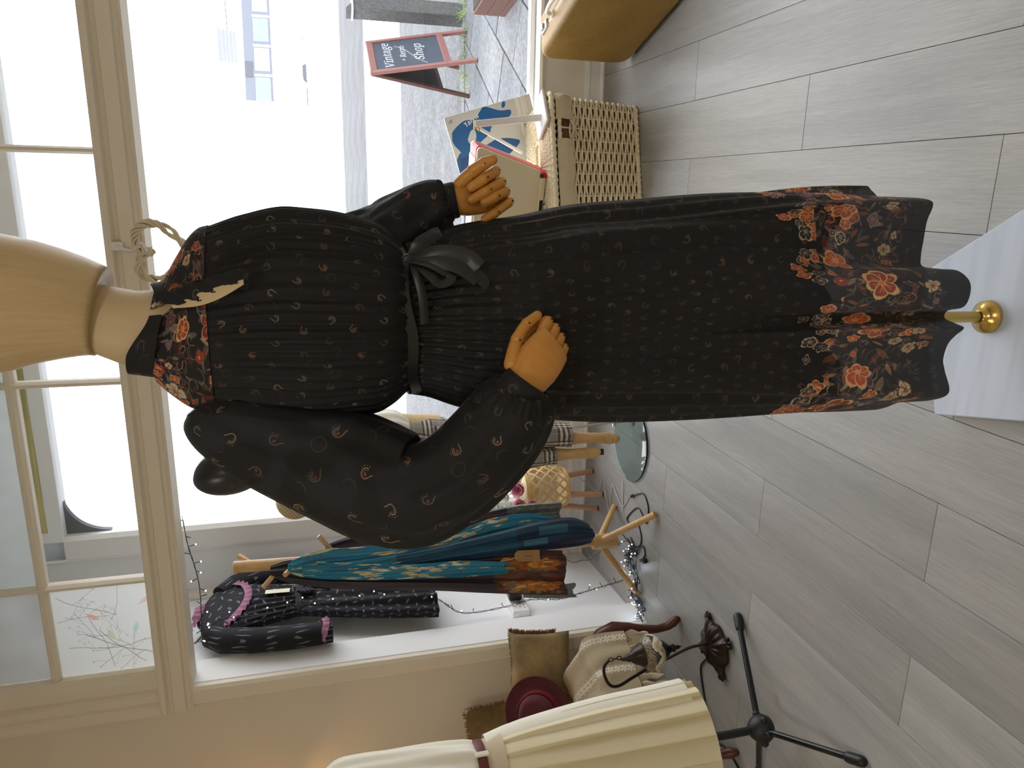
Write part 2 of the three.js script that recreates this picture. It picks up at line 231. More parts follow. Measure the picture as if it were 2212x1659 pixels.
// ---------------------------------------------------------------- the street
const asphalt = (s, a, b) => dataTex(512, 512, (u, v) => { const k = a + (hash(u * 512, v * 512, s) - 0.5) * b + (noise(u * 60, v * 60, 60, 60, s + 1) - 0.5) * b * 0.8 + (noise(u * 5, v * 5, 5, 5, s + 2) - 0.5) * 14; return [k, k * 1.01, k * 1.03]; });
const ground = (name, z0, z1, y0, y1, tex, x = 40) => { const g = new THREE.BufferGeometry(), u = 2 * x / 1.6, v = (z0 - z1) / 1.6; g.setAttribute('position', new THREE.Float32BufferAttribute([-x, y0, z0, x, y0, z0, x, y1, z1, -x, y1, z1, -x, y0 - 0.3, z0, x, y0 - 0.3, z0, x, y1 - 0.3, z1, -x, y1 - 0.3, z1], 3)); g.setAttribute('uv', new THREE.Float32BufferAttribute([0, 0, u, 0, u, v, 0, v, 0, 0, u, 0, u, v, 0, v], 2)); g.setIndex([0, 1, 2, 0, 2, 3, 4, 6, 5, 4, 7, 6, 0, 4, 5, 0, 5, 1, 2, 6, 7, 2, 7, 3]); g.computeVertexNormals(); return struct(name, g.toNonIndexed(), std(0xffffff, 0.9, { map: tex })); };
const up = (z) => 0.042 * Math.max(0, -13 - z);
const paving = struct('pavement', box2(-8, 8, -0.3, -0.03, -7.6, -4.0), std([104, 108, 112], 0.95));
ground('pavement_tarmac', -7.6, -12.85, -0.02, 0, asphalt(81, 86, 38)); ground('road_painted_sun', -12.85, -18.0, 0, up(-18), asphalt(84, 236, 10)); ground('road', -18.0, -24.2, up(-18), up(-24.2), asphalt(87, 84, 16)); ground('road_far_painted_sun', -24.2, -90, up(-24.2), up(-90), asphalt(90, 236, 10));  // pale roads carry painted sunlight, the dark road between them painted shade
{ // flagstones laid askew to the shop front
  const tex = asphalt(93, 112, 32), r = rng(8), mats = [[255, 255, 255], [238, 240, 242], [226, 230, 232]].map((c) => std(c, 0.9, { map: tex })), a = 1.06, ca = Math.cos(a), sa = Math.sin(a), sw = 0.62, sh = 0.46;
  const geo = [0, 1, 2].map((k) => { const g = box(sw - 0.012, 0.06, sh - 0.012, 0, -0.03, 0, 0.005, 1), p = g.attributes.position; for (let i = 0; i < p.count; i++) g.attributes.uv.setXY(i, p.getX(i) / 1.2 + k * 0.37, p.getZ(i) / 1.2 + k * 0.61); return g; });
  for (let i = -14; i < 14; i++) for (let j = -14; j < 14; j++) {
    const lx = (i + (j % 2 ? 0.5 : 0)) * sw, lz = j * sh, x = 0.7 + lx * ca + lz * sa, z = -5.79 - lx * sa + lz * ca;
    if (x < -3.2 || x > 3.2 || z < -7.46 || z > -4.2) continue;
    const o = part(paving, 'flagstone', geo[Math.floor(r() * 3)], mats[Math.floor(r() * 3)]); o.position.set(x, -0.004 * r(), z); o.rotation.y = a;
  }
  for (let i = 0; i < 14; i++) { const o = part(paving, 'kerb_stone', geo[0], mats[1]); o.position.set(-4 + i * 0.62, 0.003, -7.56); o.scale.z = 0.3; }
}
{ // weeds in the joint by the kerb
  const g = [], r = rng(9); for (const c of [1.62, 1.32, 0.98]) for (let i = 0; i < 26; i++) { const x = c + (r() - 0.5) * 0.3, z = -7.44 + (r() - 0.5) * 0.12, a = r() * 6.3, l = 0.05 + r() * 0.09; g.push(rod([x, -0.01, z], [x + Math.cos(a) * l * 0.7, l * 0.7, z + Math.sin(a) * l * 0.5], 0.004, 0.0008, 5)); }
  const o = solo('weed', 'small green weeds growing along the kerb joint by the chalkboard', 'weeds', merge(g), std([150, 168, 104], 0.8)); o.userData.kind = 'stuff';
}

// ---------------------------------------------------------------- the mannequin and its long printed dress
// own axes: x across the view, y up, z towards the photographer
const MX = -0.253, MZ = -1.29, MTURN = 0.1933, PLINTH = 0.04;
{
  const t = thing('plinth', 'low pale blue-grey painted board plinth under the brass mannequin pole', 'plinth', [0, 0, 0]);
  const s = new THREE.Shape([[-0.503, -1.388], [-0.174, -1.49], [0.02, -1.2], [-0.05, -0.86], [-0.40, -0.95]].map(([x, z]) => new THREE.Vector2(x, -z)));
  const tex = dataTex(256, 256, (u, v) => { const k = 236 + (noise(u * 6, v * 90, 6, 90, 101) - 0.5) * 16 + (noise(u * 4, v * 4, 4, 4, 102) - 0.5) * 10; return [k * 0.985, k, k * 1.02]; });
  part(t, 'board', new THREE.ExtrudeGeometry(s, { depth: PLINTH - 0.008, bevelEnabled: true, bevelSize: 0.003, bevelThickness: 0.004, bevelSegments: 2 }).rotateX(-PI / 2).translate(0, 0.004, 0), std([214, 220, 230], 0.55, { map: tex }));
}
const motifs = ['#c9ab80', '#b0603f', '#9a928a', '#bd9670', '#7d7470', '#cb4a2c'];
function paisley(c, x, y, s, a, r, bright = 1) { // a curled drop: broken outline, inner crescent, hot dot and a few beads
  c.save(); c.translate(x, y); c.rotate(a); c.scale(s, s); const k = r(); c.globalAlpha = bright * (0.5 + 0.5 * r()); c.lineCap = 'round';
  const drop = (q) => { c.beginPath(); c.moveTo(1.15 * q, -0.62 * q); c.bezierCurveTo(0.7 * q, -0.1 * q, 0.9 * q, 0.75 * q, 0.05 * q, 0.72 * q); c.bezierCurveTo(-0.85 * q, 0.68 * q, -0.9 * q, -0.55 * q, 0.0, -0.62 * q); };
  c.setLineDash(k < 0.4 ? [0.5, 0.16, 0.25, 0.1] : []); c.lineWidth = 0.17; c.strokeStyle = motifs[k < 0.5 ? 0 : k < 0.75 ? 3 : 2]; drop(1); c.stroke(); c.setLineDash([]);
  if (k < 0.8) { c.lineWidth = 0.13; c.strokeStyle = motifs[k < 0.35 ? 4 : 0]; c.beginPath(); c.arc(0.05, 0.05, 0.42, 2.0, 4.6); c.stroke(); }
  if (k > 0.25) { c.fillStyle = k > 0.55 ? motifs[5] : motifs[1]; c.beginPath(); c.ellipse(0.12, 0.18, 0.3, 0.22, r() * 3, 0, 7); c.fill(); }
  for (let i = 0; i < 4; i++) { const q = 3.2 + i * 0.45; c.fillStyle = motifs[i % 2 ? 0 : 4]; c.beginPath(); c.arc(Math.cos(q) * 1.02, Math.sin(q) * 0.95, 0.09, 0, 7); c.fill(); }
  c.restore();
}
function flower(c, x, y, s, a, r, pal) { // uneven petals with a paler rim and veins round a speckled heart
  c.save(); c.translate(x, y); c.rotate(a); c.scale(s, s); const n = 4 + Math.floor(r() * 3), [p, q, e] = pal; c.globalAlpha = 0.8 + 0.2 * r();
  for (let k = 0; k < n; k++) { const l = 0.7 + 0.45 * r(), w = 0.32 + 0.22 * r(); c.save(); c.rotate((k / n) * 2 * PI + (r() - 0.5) * 0.4); const path = (m) => { c.beginPath(); c.moveTo(0.08, 0); c.bezierCurveTo(0.2 * l, -w * m, 0.75 * l, -w * 1.3 * m, l * m, -0.12 * w); c.bezierCurveTo(l * 0.9 * m, 0.1 * w, l * 1.05 * m, 0.25 * w, l * 0.88 * m, 0.5 * w); c.bezierCurveTo(0.6 * l, w * 1.2 * m, 0.2 * l, w * m, 0.08, 0); }; c.fillStyle = q; path(1.0); c.fill(); c.fillStyle = p; path(0.78); c.fill(); c.strokeStyle = q; c.lineWidth = 0.035; c.beginPath(); c.moveTo(0.2, 0); c.lineTo(0.55 * l, -0.06); c.moveTo(0.2, 0.03); c.lineTo(0.5 * l, 0.1); c.stroke(); c.restore(); }
  c.fillStyle = e; c.beginPath(); c.arc(0, 0, 0.2, 0, 7); c.fill(); c.fillStyle = q; for (let k = 0; k < 5; k++) { c.beginPath(); c.arc(Math.cos(k * 1.3) * 0.16, Math.sin(k * 1.3) * 0.16, 0.05, 0, 7); c.fill(); }
  c.restore();
}
const PALS = [['#b8481f', '#dba878', '#d9a36a'], ['#74211d', '#b98a6c', '#c24b2b'], ['#17131a', '#cfb993', '#6d5f63'], ['#c9b28a', '#40342e', '#a34a2e'], ['#5b4a52', '#8b7a78', '#b9502e'], ['#8e3a22', '#d8a972', '#d8762f'], ['#3a2530', '#86686a', '#a33a2a'], ['#a63a20', '#5e2a24', '#e0b27a']];
function floral(c, x0, x1, y0, y1, r, size) { // crowded ground of leaves, curls and petals, then blooms over it
  const area = (x1 - x0) * (y1 - y0) / (size * size), cols = ['#6a2a26', '#5a4a50', '#8c3a22', '#a58c6c', '#3a2530', '#b8602f', '#746a68', '#c4a67c', '#4a2020', '#80716a'];
  c.lineCap = 'round';
  for (let i = 0; i < area * 16; i++) { c.save(); c.translate(lerp(x0, x1, r()), lerp(y0, y1, r())); c.rotate(r() * 6.3); c.globalAlpha = 0.25 + 0.5 * r(); c.fillStyle = cols[Math.floor(r() * cols.length)]; const l = size * (0.1 + 0.3 * r() * r()), w = l * (0.2 + 0.3 * r()); c.beginPath(); c.moveTo(-l, 0); c.bezierCurveTo(-l * 0.3, -w * 1.4, l * 0.5, -w * 1.2, l, 0); c.bezierCurveTo(l * 0.4, w * 0.5, -l * 0.4, w, -l, 0); c.fill(); if (r() < 0.4) { c.strokeStyle = cols[[3, 7, 9, 6][Math.floor(r() * 4)]]; c.lineWidth = size * 0.016; c.stroke(); } c.restore(); }
  for (let i = 0; i < area * 5; i++) { c.globalAlpha = 0.7; c.strokeStyle = ['#9c8a74', '#b59a72', '#6d3a34', '#6a6468', '#a4552f'][Math.floor(r() * 5)]; c.lineWidth = size * (0.018 + 0.02 * r()); const x = lerp(x0, x1, r()), y = lerp(y0, y1, r()), a = r() * 6.3, l = size * (0.2 + 0.4 * r()); c.beginPath(); c.moveTo(x, y); c.bezierCurveTo(x + Math.cos(a) * l, y + Math.sin(a) * l, x + Math.cos(a + 1.2) * l, y + Math.sin(a + 1.2) * l, x + Math.cos(a + 2) * l * 0.6, y + Math.sin(a + 2) * l * 0.6); c.stroke(); }
  for (let i = 0; i < area * 1.3; i++) flower(c, lerp(x0, x1, r()), lerp(y0, y1, r()), size * (0.14 + 0.3 * r() * r()), r() * 6.3, r, PALS[Math.floor(r() * PALS.length)]);
}
const clothBlack = '#0b0a0c';
const SKW = 1.4, SKH = 1.08; // skirt print in metres: round the hem, up the skirt
const skirtTex = canvasTex(2048, 2048, (c, w, h) => {
  c.fillStyle = clothBlack; c.fillRect(0, 0, w, h); c.scale(w / SKW, h / SKH); const r = rng(21), top = (y) => SKH - y; // y above the hem
  for (let j = 0; j < 26; j++) for (let i = 0; i < 32; i++) { const x = (i + (j % 2) * 0.5) * SKW / 32 + (r() - 0.5) * 0.008, y = 0.3 + j * 0.032 + (r() - 0.5) * 0.006; paisley(c, x, top(y), 0.0072, r() * 6.3, r, 0.62); if (r() < 0.5) { c.globalAlpha = 0.4; c.strokeStyle = '#8a8582'; c.lineWidth = 0.0008; c.beginPath(); c.arc(x + 0.02, top(y), 0.007, 0, 1.6); c.stroke(); } }
  c.globalAlpha = 1;
  for (let i = 0; i < 9; i++) { const x = (i + 0.5) * SKW / 9, hgt = 0.345 + (r() - 0.5) * 0.06; // bouquets that climb from the border
    c.fillStyle = clothBlack; c.beginPath(); c.ellipse(x, top(0.27), 0.075, hgt - 0.27, 0, 0, 7); c.fill();
    for (let k = 0; k < 16; k++) { const a = r() * PI, q = Math.sqrt(r()); flower(c, x + Math.cos(a) * 0.07 * q, top(0.25 + Math.sin(a) * (hgt - 0.25) * q), 0.011 + 0.012 * r(), r() * 6, r, [['#17131a', '#b7a588', '#8a7d78'], ['#120f12', '#9a8d84', '#7d5548'], ['#8e3a22', '#d9a774', '#c9662f']][Math.floor(r() * 3)]); } }
  c.fillStyle = '#120e10'; c.fillRect(0, top(0.27), SKW, 0.22); floral(c, 0, SKW, top(0.275), top(0.055), r, 0.07);
  for (let i = 0; i < 13; i++) flower(c, (i + 0.3 * r()) * SKW / 13, top(0.21 + 0.05 * (r() - 0.5)), 0.032 + 0.01 * r(), r() * 6, r, PALS[i % 2 ? 0 : 5]);
  for (let i = 0; i < 16; i++) flower(c, (i + 0.5 * r()) * SKW / 16, top(0.085 + 0.02 * r()), 0.022, r() * 6, r, PALS[3]);
  c.globalAlpha = 1; c.fillStyle = clothBlack; c.fillRect(0, top(0.05), SKW, 0.06); for (let i = 0; i < 60; i++) paisley(c, r() * SKW, top(0.012 + 0.03 * r()), 0.006, r() * 6, r, 0.5);
});
const tileTex = canvasTex(1024, 1024, (c, w) => { // repeating print of small paisleys, 0.2 m square
  c.fillStyle = clothBlack; c.fillRect(0, 0, w, w); c.scale(w / 0.2, w / 0.2); const r = rng(33);
  for (let j = 0; j < 4; j++) for (let i = 0; i < 4; i++) { const x = (i + (j % 2) * 0.5 + 0.25) * 0.05 + (hash(i, j, 5) - 0.5) * 0.012, y = (j + 0.5 + (hash(i, j, 6) - 0.5) * 0.3) * 0.05, q = r, a = r() * 6.3, st = rng(i * 7 + j * 31); for (const dx of [-0.2, 0, 0.2]) paisley(c, x + dx, y, 0.0076, a, rng(i * 7 + j * 31 + 3), 0.72); if (st() < 0.6) { c.globalAlpha = 0.45; c.strokeStyle = '#8a8582'; c.lineWidth = 0.0008; c.beginPath(); c.arc(x + 0.02, y + 0.012, 0.008, st() * 6, st() * 6 + 1.5); c.stroke(); } }
});
const yokeTex = canvasTex(1024, 512, (c, w, h) => { c.fillStyle = '#120e10'; c.fillRect(0, 0, w, h); c.scale(w / 0.4, h / 0.2); const r = rng(46); floral(c, 0, 0.4, 0, 0.2, r, 0.05); for (let i = 0; i < 26; i++) flower(c, r() * 0.4, r() * 0.2, 0.009 + 0.006 * r(), r() * 6, r, PALS[[0, 7, 5, 1][i % 4]]); for (const [x, y, s, p] of [[0.145, 0.1, 0.03, ['#d8c49c', '#4a3f44', '#d2622a']], [0.235, 0.075, 0.02, ['#d8c49c', '#4a3f44', '#7a6470']], [0.19, 0.12, 0.016, PALS[1]], [0.3, 0.1, 0.024, PALS[0]], [0.1, 0.06, 0.015, PALS[0]]]) flower(c, x, y, s, 0.6, r, p); });
const fabric = (map, o = {}) => phys(0xffffff, 0.78, { map, sheen: 0.25, sheenColor: rgb(120, 118, 125), sheenRoughness: 0.5, side: THREE.DoubleSide, ...o });
const MD = { skirt: fabric(skirtTex, { transparent: true, opacity: 0.965 }), bodice: fabric(tileTex), sleeve: fabric(tileTex, { transparent: true, opacity: 0.968 }), yoke: fabric(yokeTex), plain: phys([16, 16, 18], 0.6, { sheen: 0.3, sheenColor: rgb(140, 140, 150), sheenRoughness: 0.4, side: THREE.DoubleSide }), satin: phys([20, 20, 23], 0.36, { sheen: 0.5, sheenColor: rgb(150, 150, 160), side: THREE.DoubleSide }) };

const man = thing('mannequin', 'wooden-headed shop mannequin on a brass pole wearing the long black floral dress', 'mannequin', [MX, PLINTH, MZ], MTURN);
const Y = (g) => (Array.isArray(g) ? merge(g) : g).translate(0, -PLINTH, 0); // geometry given at true heights
const ell = (cx, y, cz, a, b, n = 48, tilt = 0, e = 2) => Array.from({ length: n }, (_, j) => { const q = (j / n) * 2 * PI, c = Math.cos(q), s = Math.sin(q), x = Math.sign(c) * Math.abs(c) ** (2 / e) * a, z = Math.sign(s) * Math.abs(s) ** (2 / e) * b; return [cx + x, y + tilt * x, cz - z]; });
{
  part(man, 'head', Y(loft([[1.822, 0.052, 0.055, 0.045, -0.2], [1.818, 0.055, 0.07, 0.06, -0.21], [1.826, 0.058, 0.072, 0.066, -0.19], [1.845, 0.063, 0.078, 0.074, -0.14], [1.872, 0.068, 0.086, 0.083, -0.08], [1.905, 0.072, 0.095, 0.092, -0.03], [1.95, 0.072, 0.106, 0.102, 0], [2.0, 0.07, 0.111, 0.108, 0], [2.05, 0.066, 0.108, 0.107, 0], [2.09, 0.062, 0.096, 0.096, 0], [2.12, 0.06, 0.072, 0.075, 0], [2.138, 0.058, 0.04, 0.042, 0], [2.143, 0.058, 0.008, 0.008, 0]].map(([y, c, a, b, tl]) => ell(c, y, 0.01, a, b, 56, tl)), { cap0: true, cap1: true, uv: (i, j) => [i / 12, j / 28] })), M.head);
  part(man, 'neck', Y(loft([[1.60, 0.045, 0.11, 0.09, 0], [1.66, 0.04, 0.1, 0.08, 0], [1.70, 0.032, 0.075, 0.066, -0.15], [1.74, 0.026, 0.063, 0.06, -0.2], [1.78, 0.028, 0.06, 0.057, -0.2], [1.83, 0.045, 0.054, 0.053, -0.2], [1.85, 0.05, 0.05, 0.05, -0.2]].map(([y, c, a, b, tl]) => ell(c, y, 0.0, a, b, 40, tl)), { cap0: true, cap1: true })), M.neck);
  part(man, 'torso', Y(loft([[1.2, 0.03, 0.1, 0.07], [1.33, 0.035, 0.1, 0.075], [1.45, 0.04, 0.125, 0.085], [1.55, 0.04, 0.13, 0.085], [1.62, 0.04, 0.12, 0.07], [1.66, 0.04, 0.09, 0.055]].map(([y, c, a, b]) => ell(c, y, 0, a, b, 32)), { cap0: true, cap1: true })), M.neck);
  part(man, 'pole', Y([rod([0.005, PLINTH + 0.02, 0], [0.02, 1.25, 0], 0.0125, 0.0125, 20)]), M.brass);
  part(man, 'pole_flange', Y(lathe([[0, PLINTH + 0.034], [0.014, PLINTH + 0.034], [0.016, PLINTH + 0.026], [0.024, PLINTH + 0.02], [0.036, PLINTH + 0.012], [0.037, PLINTH + 0.003], [0.035, PLINTH], [0, PLINTH]], 40).translate(0.004, 0, 0)), M.brass);
}
// articulated wooden hands: hand > palm, thumb and fingers, each a chain of short turned pieces with a rounded knuckle
function hand(name, origin, h, w, fingers, thumb, palmRings, pinSide, label) {
  const A = V(...h).normalize(), C = V(0, 0, 0).crossVectors(A, V(...w)).normalize(), B = V(0, 0, 0).crossVectors(C, A).normalize(), O = V(...origin);
  const at = ([a, b, c]) => O.clone().addScaledVector(A, a).addScaledVector(B, b).addScaledVector(C, c);
  const rings = palmRings.map(([a, b0, b1, cm, th, sl]) => Array.from({ length: 28 }, (_, j) => { const q = (j / 28) * 2 * PI, cb = Math.sign(Math.cos(q)) * Math.abs(Math.cos(q)) ** 0.75, sc = Math.sign(Math.sin(q)) * Math.abs(Math.sin(q)) ** 0.85, b = (b0 + b1) / 2 + cb * (b1 - b0) / 2, p = at([a + sl * b, b, cm + sc * th - 5 * b * b]); return [p.x, p.y, p.z]; }));
  const palm = part(man, name, Y(loft(rings, { cap0: true, cap1: true })), M.honey, label);
  const hole = std([52, 30, 14], 0.9);
  const chain = (nm, pts, rad) => {
    const g = [], P = pts.map(at), holes = [];
    for (let i = 0; i < P.length - 1; i++) {
      const d = P[i + 1].clone().sub(P[i]), L = d.length(), r0 = rad[i], r1 = rad[i + 1], last = i === P.length - 2, u = d.clone().normalize(), st = i ? [[0.05, 0.98], [0.06, 1.06], [0.16, 1.05], [0.5, 1.0], [0.9, 0.98]] : [[0, 0.96], [0.5, 1], [0.9, 0.98]];
      const pp = [], rr = []; for (const [k, s] of st) { pp.push(P[i].clone().addScaledVector(u, k * L)); rr.push(lerp(r0, r1, k) * s); } pp.push(P[i + 1].clone()); rr.push(last ? r1 * 0.97 : r1 * 0.9);
      g.push(limb(pp, rr, { seg: 18, round0: true, round1: true, up: V(0.3, 0.4, 1) }));
      if (i > 0 || nm === 'finger') holes.push([P[i], rad[i]]);
    }
    const f = part(palm, nm, Y(g), M.honey);
    for (let i = nm === 'finger' ? 1 : 0; i < P.length - 1; i++) { const side = B.clone().multiplyScalar(1); part(palm, 'joint_pin', Y(rod(P[i].clone().addScaledVector(C, pinSide * rad[i] * 0.9).addScaledVector(A, 0.004), P[i].clone().addScaledVector(C, pinSide * rad[i] * 1.035).addScaledVector(A, 0.004), 0.0016, 0.0016, 8)), hole); }
    return f;
  };
  for (const [pts, rad] of fingers) chain('finger', pts, rad);
  chain('thumb', ...thumb);
  return { palm, at };
}
{
  // nearer hand: back of the hand to the camera, fingers closing away from it
  const f = (b, a0, a1, r) => [[[a0, b, -0.008], [a1, b * 1.0, -0.022], [a1 - 0.012, b, -0.05], [a1 - 0.036, b, -0.056]], [r, r * 0.97, r * 0.93, r * 0.86]];
  const R1 = hand('hand', [-0.078, 1.176, 0.212], [0.737, -0.676, -0.12], [0.676, 0.737, 0.1],
    [f(0.0255, 0.08, 0.1085, 0.0098), f(0.0085, 0.079, 0.1085, 0.0096), f(-0.0085, 0.075, 0.1035, 0.0093), f(-0.0245, 0.069, 0.0955, 0.0086)],
    [[[0.012, 0.032, -0.012], [0.045, 0.047, -0.02], [0.078, 0.05, -0.026], [0.105, 0.043, -0.03]], [0.014, 0.0105, 0.0098, 0.0085]],
    [[-0.03, -0.024, 0.024, -0.004, 0.018, 0], [-0.01, -0.03, 0.03, -0.002, 0.02, 0], [0.015, -0.036, 0.036, 0, 0.021, 0.05], [0.04, -0.039, 0.039, 0.001, 0.02, 0.1], [0.062, -0.038, 0.037, 0.001, 0.0165, 0.14], [0.08, -0.035, 0.034, 0, 0.013, 0.16], [0.0835, -0.033, 0.032, 0, 0.0095, 0.16]], 1);
  // farther hand: closed fist seen from the palm, fingertips pointing back to the wrist
  const g = (b, a0, a1, at1, bt, r) => [[[a0, b, -0.018], [a1, b, 0.0], [lerp(a1, at1, 0.48), lerp(b, bt, 0.45), 0.021], [at1, bt, 0.022]], [r, r * 0.97, r * 0.93, r * 0.85]];
  hand('hand', [0.243, 1.232, 0.0], [0.25, -0.97, 0.1], [0.97, 0.25, 0.12],
    [g(0.031, 0.062, 0.081, 0.026, 0.0135, 0.0104), g(0.0095, 0.067, 0.086, 0.021, -0.0075, 0.0104), g(-0.0085, 0.069, 0.089, 0.042, -0.017, 0.0098), [[[0.066, -0.026, -0.018], [0.092, -0.027, -0.002], [0.06, -0.039, 0.012], [0.036, -0.046, 0.016]], [0.0092, 0.009, 0.0086, 0.0082]]],
    [[[0.008, 0.022, 0.002], [0.034, 0.038, 0.012], [0.056, 0.047, 0.018], [0.076, 0.05, 0.02]], [0.0135, 0.0118, 0.0112, 0.0095]],
    [[-0.04, -0.02, 0.02, 0, 0.019, 0], [-0.012, -0.025, 0.025, 0, 0.02, 0], [0.012, -0.033, 0.033, -0.002, 0.018, 0], [0.04, -0.037, 0.039, -0.006, 0.016, 0], [0.06, -0.035, 0.04, -0.012, 0.0125, 0], [0.072, -0.031, 0.037, -0.014, 0.009, 0]], 1);
}
// ---- the dress
const dress = thing('dress', 'long black floral maxi dress with pleated bodice, puffed sheer sleeves and ribbon tie', 'dress', [MX, PLINTH, MZ], MTURN);
{
  const WY = 1.33, HY = 0.285, N = 420;
  const hem = [[0.306, -0.1], [0.29, -0.075], [0.268, -0.045], [0.262, 0.0], [0.25, 0.058], [0.239, 0.086], [0.226, 0.088], [0.2, 0.074], [0.165, 0.066], [0.132, 0.061], [0.111, 0.068], [0.1015, 0.115], [0.094, 0.158], [0.072, 0.184], [0.046, 0.184], [0.024, 0.168], [0.018, 0.13], [0.004, 0.122], [-0.008, 0.15], [-0.0166, 0.167], [-0.032, 0.145], [-0.049, 0.128], [-0.077, 0.119], [-0.1, 0.124], [-0.144, 0.136], [-0.163, 0.09], [-0.171, 0.015], [-0.19, -0.04], [-0.197, -0.083], [-0.18, -0.15], [-0.14, -0.19], [-0.1, -0.17], [-0.06, -0.22], [-0.02, -0.2], [0.02, -0.24], [0.06, -0.21], [0.11, -0.245], [0.15, -0.21], [0.2, -0.22], [0.24, -0.18], [0.285, -0.16]];
  const hp = resample(hem.map(([x, z]) => [x, 0, z]), N, true);
  const prof = [[1.33, 0.031, 0.132, 0.088], [1.3, 0.032, 0.139, 0.096], [1.25, 0.032, 0.158, 0.112], [1.2, 0.031, 0.169, 0.122], [1.126, 0.029, 0.18, 0.13], [1.03, 0.033, 0.194, 0.135], [0.91, 0.035, 0.203, 0.14], [0.76, 0.04, 0.212, 0.145], [0.6, 0.045, 0.22, 0.15], [0.43, 0.05, 0.232, 0.155], [HY, 0.053, 0.24, 0.16]];
  const rings = [], R = 90, ph = rng(4), ang = hp.map((p) => Math.atan2((p.z + 0.03) * 1.25, p.x - 0.05));
  const rip = [0, 1, 2, 3].map(() => [ph() * 6.3, ph() * 6.3]);
  for (let i = 0; i <= R; i++) {
    const y = lerp(WY, HY, i / R), [c, a, b] = table(prof, y), k = sstep(y, 0.95, HY - 0.02) ** 1.25 * 0.98 + 0.02 * (1 - y), f = clamp((WY - y) / 0.35, 0, 1);
    rings.push(hp.map((p, j) => {
      const q = ang[j], fold = f * (0.0055 * Math.sin(q * 9 + rip[0][0] + 0.8 * y) + 0.004 * Math.sin(q * 17 + rip[1][0] - y) + 0.003 * Math.sin(q * 29 + rip[2][0])) + (1 - f) * 0.003 * Math.sin(q * 60), ex = c + Math.cos(q) * (a + fold), ez = Math.sin(q) * (b + fold);
      const hemDrop = 0.004 * Math.sin(q * 5 + 1);
      return [lerp(ex, p.x, k), y + (i === R ? hemDrop : hemDrop * k), lerp(ez, p.z, k)];
    }));
  }
  part(dress, 'skirt', Y(loft(rings, { uv: (i, j) => [(j / N) * 1, 1 - (i / R) * ((WY - HY) / SKH) - (1 - (WY - HY) / SKH)] })), MD.skirt);
  // bodice: blouses over the waist tie, fine gathers falling from the yoke
  const bp = [[1.322, 0.032, 0.118, 0.082], [1.338, 0.034, 0.13, 0.095], [1.36, 0.036, 0.15, 0.116], [1.39, 0.036, 0.165, 0.128], [1.44, 0.04, 0.174, 0.135], [1.49, 0.042, 0.178, 0.134], [1.54, 0.044, 0.178, 0.126], [1.6, 0.042, 0.166, 0.108], [1.64, 0.038, 0.158, 0.09], [1.655, 0.036, 0.155, 0.084]];
  const br = [], bn = 420, bR = 60, gr = rng(6), gph = Array.from({ length: bn }, () => gr()), sm = (j) => gph[((j % bn) + bn) % bn];
  const ridge = Array.from({ length: bn }, (_, j) => Math.sin(j * 0.92 + 3 * Math.sin(j * 0.11)) * 0.6 + Math.sin(j * 0.41 + 2) * 0.5 + (sm(j) - 0.5) * 0.3);
  for (let i = 0; i <= bR; i++) { const y = lerp(1.655, 1.322, i / bR), [c, a, b] = table(bp, y), am = 0.0026 * sstep(y, 1.66, 1.6) * (0.45 + 0.55 * sstep(y, 1.33, 1.48)) + 0.0008; br.push(Array.from({ length: bn }, (_, j) => { const q = (j / bn) * 2 * PI, rr = ridge[j] * am * 1.25; return [c + Math.cos(q) * (a + rr), y, Math.sin(q) * (b + rr)]; })); }
  part(dress, 'bodice', Y(loft(br, { uv: (i, j) => [(j / bn) * 7, 1 - (i / bR) * 2.0] })), MD.bodice);
  // yoke over shoulders, printed; open in front towards the right
  const yk = [[1.652, 0.036, 0.158, 0.087], [1.668, 0.034, 0.155, 0.082], [1.685, 0.03, 0.142, 0.076], [1.70, 0.022, 0.126, 0.072], [1.715, 0.016, 0.108, 0.068], [1.73, 0.014, 0.092, 0.065], [1.742, 0.016, 0.08, 0.064]], yr = [];
  for (let i = 0; i <= 20; i++) { const y = lerp(1.652, 1.742, i / 20), [c, a, b] = table(yk, y), open = 0.02 + 0.1 * clamp((y - 1.66) / 0.08, 0, 1), q0 = 1.18; yr.push(Array.from({ length: 121 }, (_, j) => { const q = q0 + open + (j / 120) * (2 * PI - 2 * open); return [c + Math.cos(q) * a, y - 0.03 * Math.max(0, Math.cos(q)) * sstep(i / 20, 0.6, 1) * 0.3, Math.sin(q) * b]; })); }
  part(dress, 'yoke', Y(loft(yr, { closed: false, uv: (i, j) => [0.02 + (j / 120) * 1.6, 0.1 + (i / 20) * 0.6] })), MD.yoke, 'floral printed yoke');
  // stand collar in two flaps, open at the throat
  const col = (q0, q1, n) => { const rr = []; for (let i = 0; i <= 8; i++) { const k = i / 8; rr.push(Array.from({ length: n }, (_, j) => { const q = lerp(q0, q1, j / (n - 1)), tip = sstep(Math.abs(j / (n - 1) - 0.5), 0.34, 0.5), lift = -0.014 * Math.cos(q), y = 1.722 + lift * 0.6 + k * (0.042 - 0.022 * tip * k), rad = lerp(1.06, 0.96, k); return [0.026 + Math.cos(q) * 0.076 * rad, y + 0.012 * -Math.cos(q), Math.sin(q) * 0.071 * rad + 0.004]; })); } return loft(rr, { closed: false, uv: (i, j) => [j / n * 1.7, i / 8 * 0.2] }); };
  part(dress, 'collar', Y(col(1.32, 1.02 + 2 * PI, 90)), MD.bodice, 'plain black stand collar');
  // placket frill and the slit below it
  const slit = [[0.062, 1.712, 0.078], [0.068, 1.68, 0.094], [0.078, 1.64, 0.112], [0.092, 1.6, 0.127], [0.1, 1.575, 0.132]];
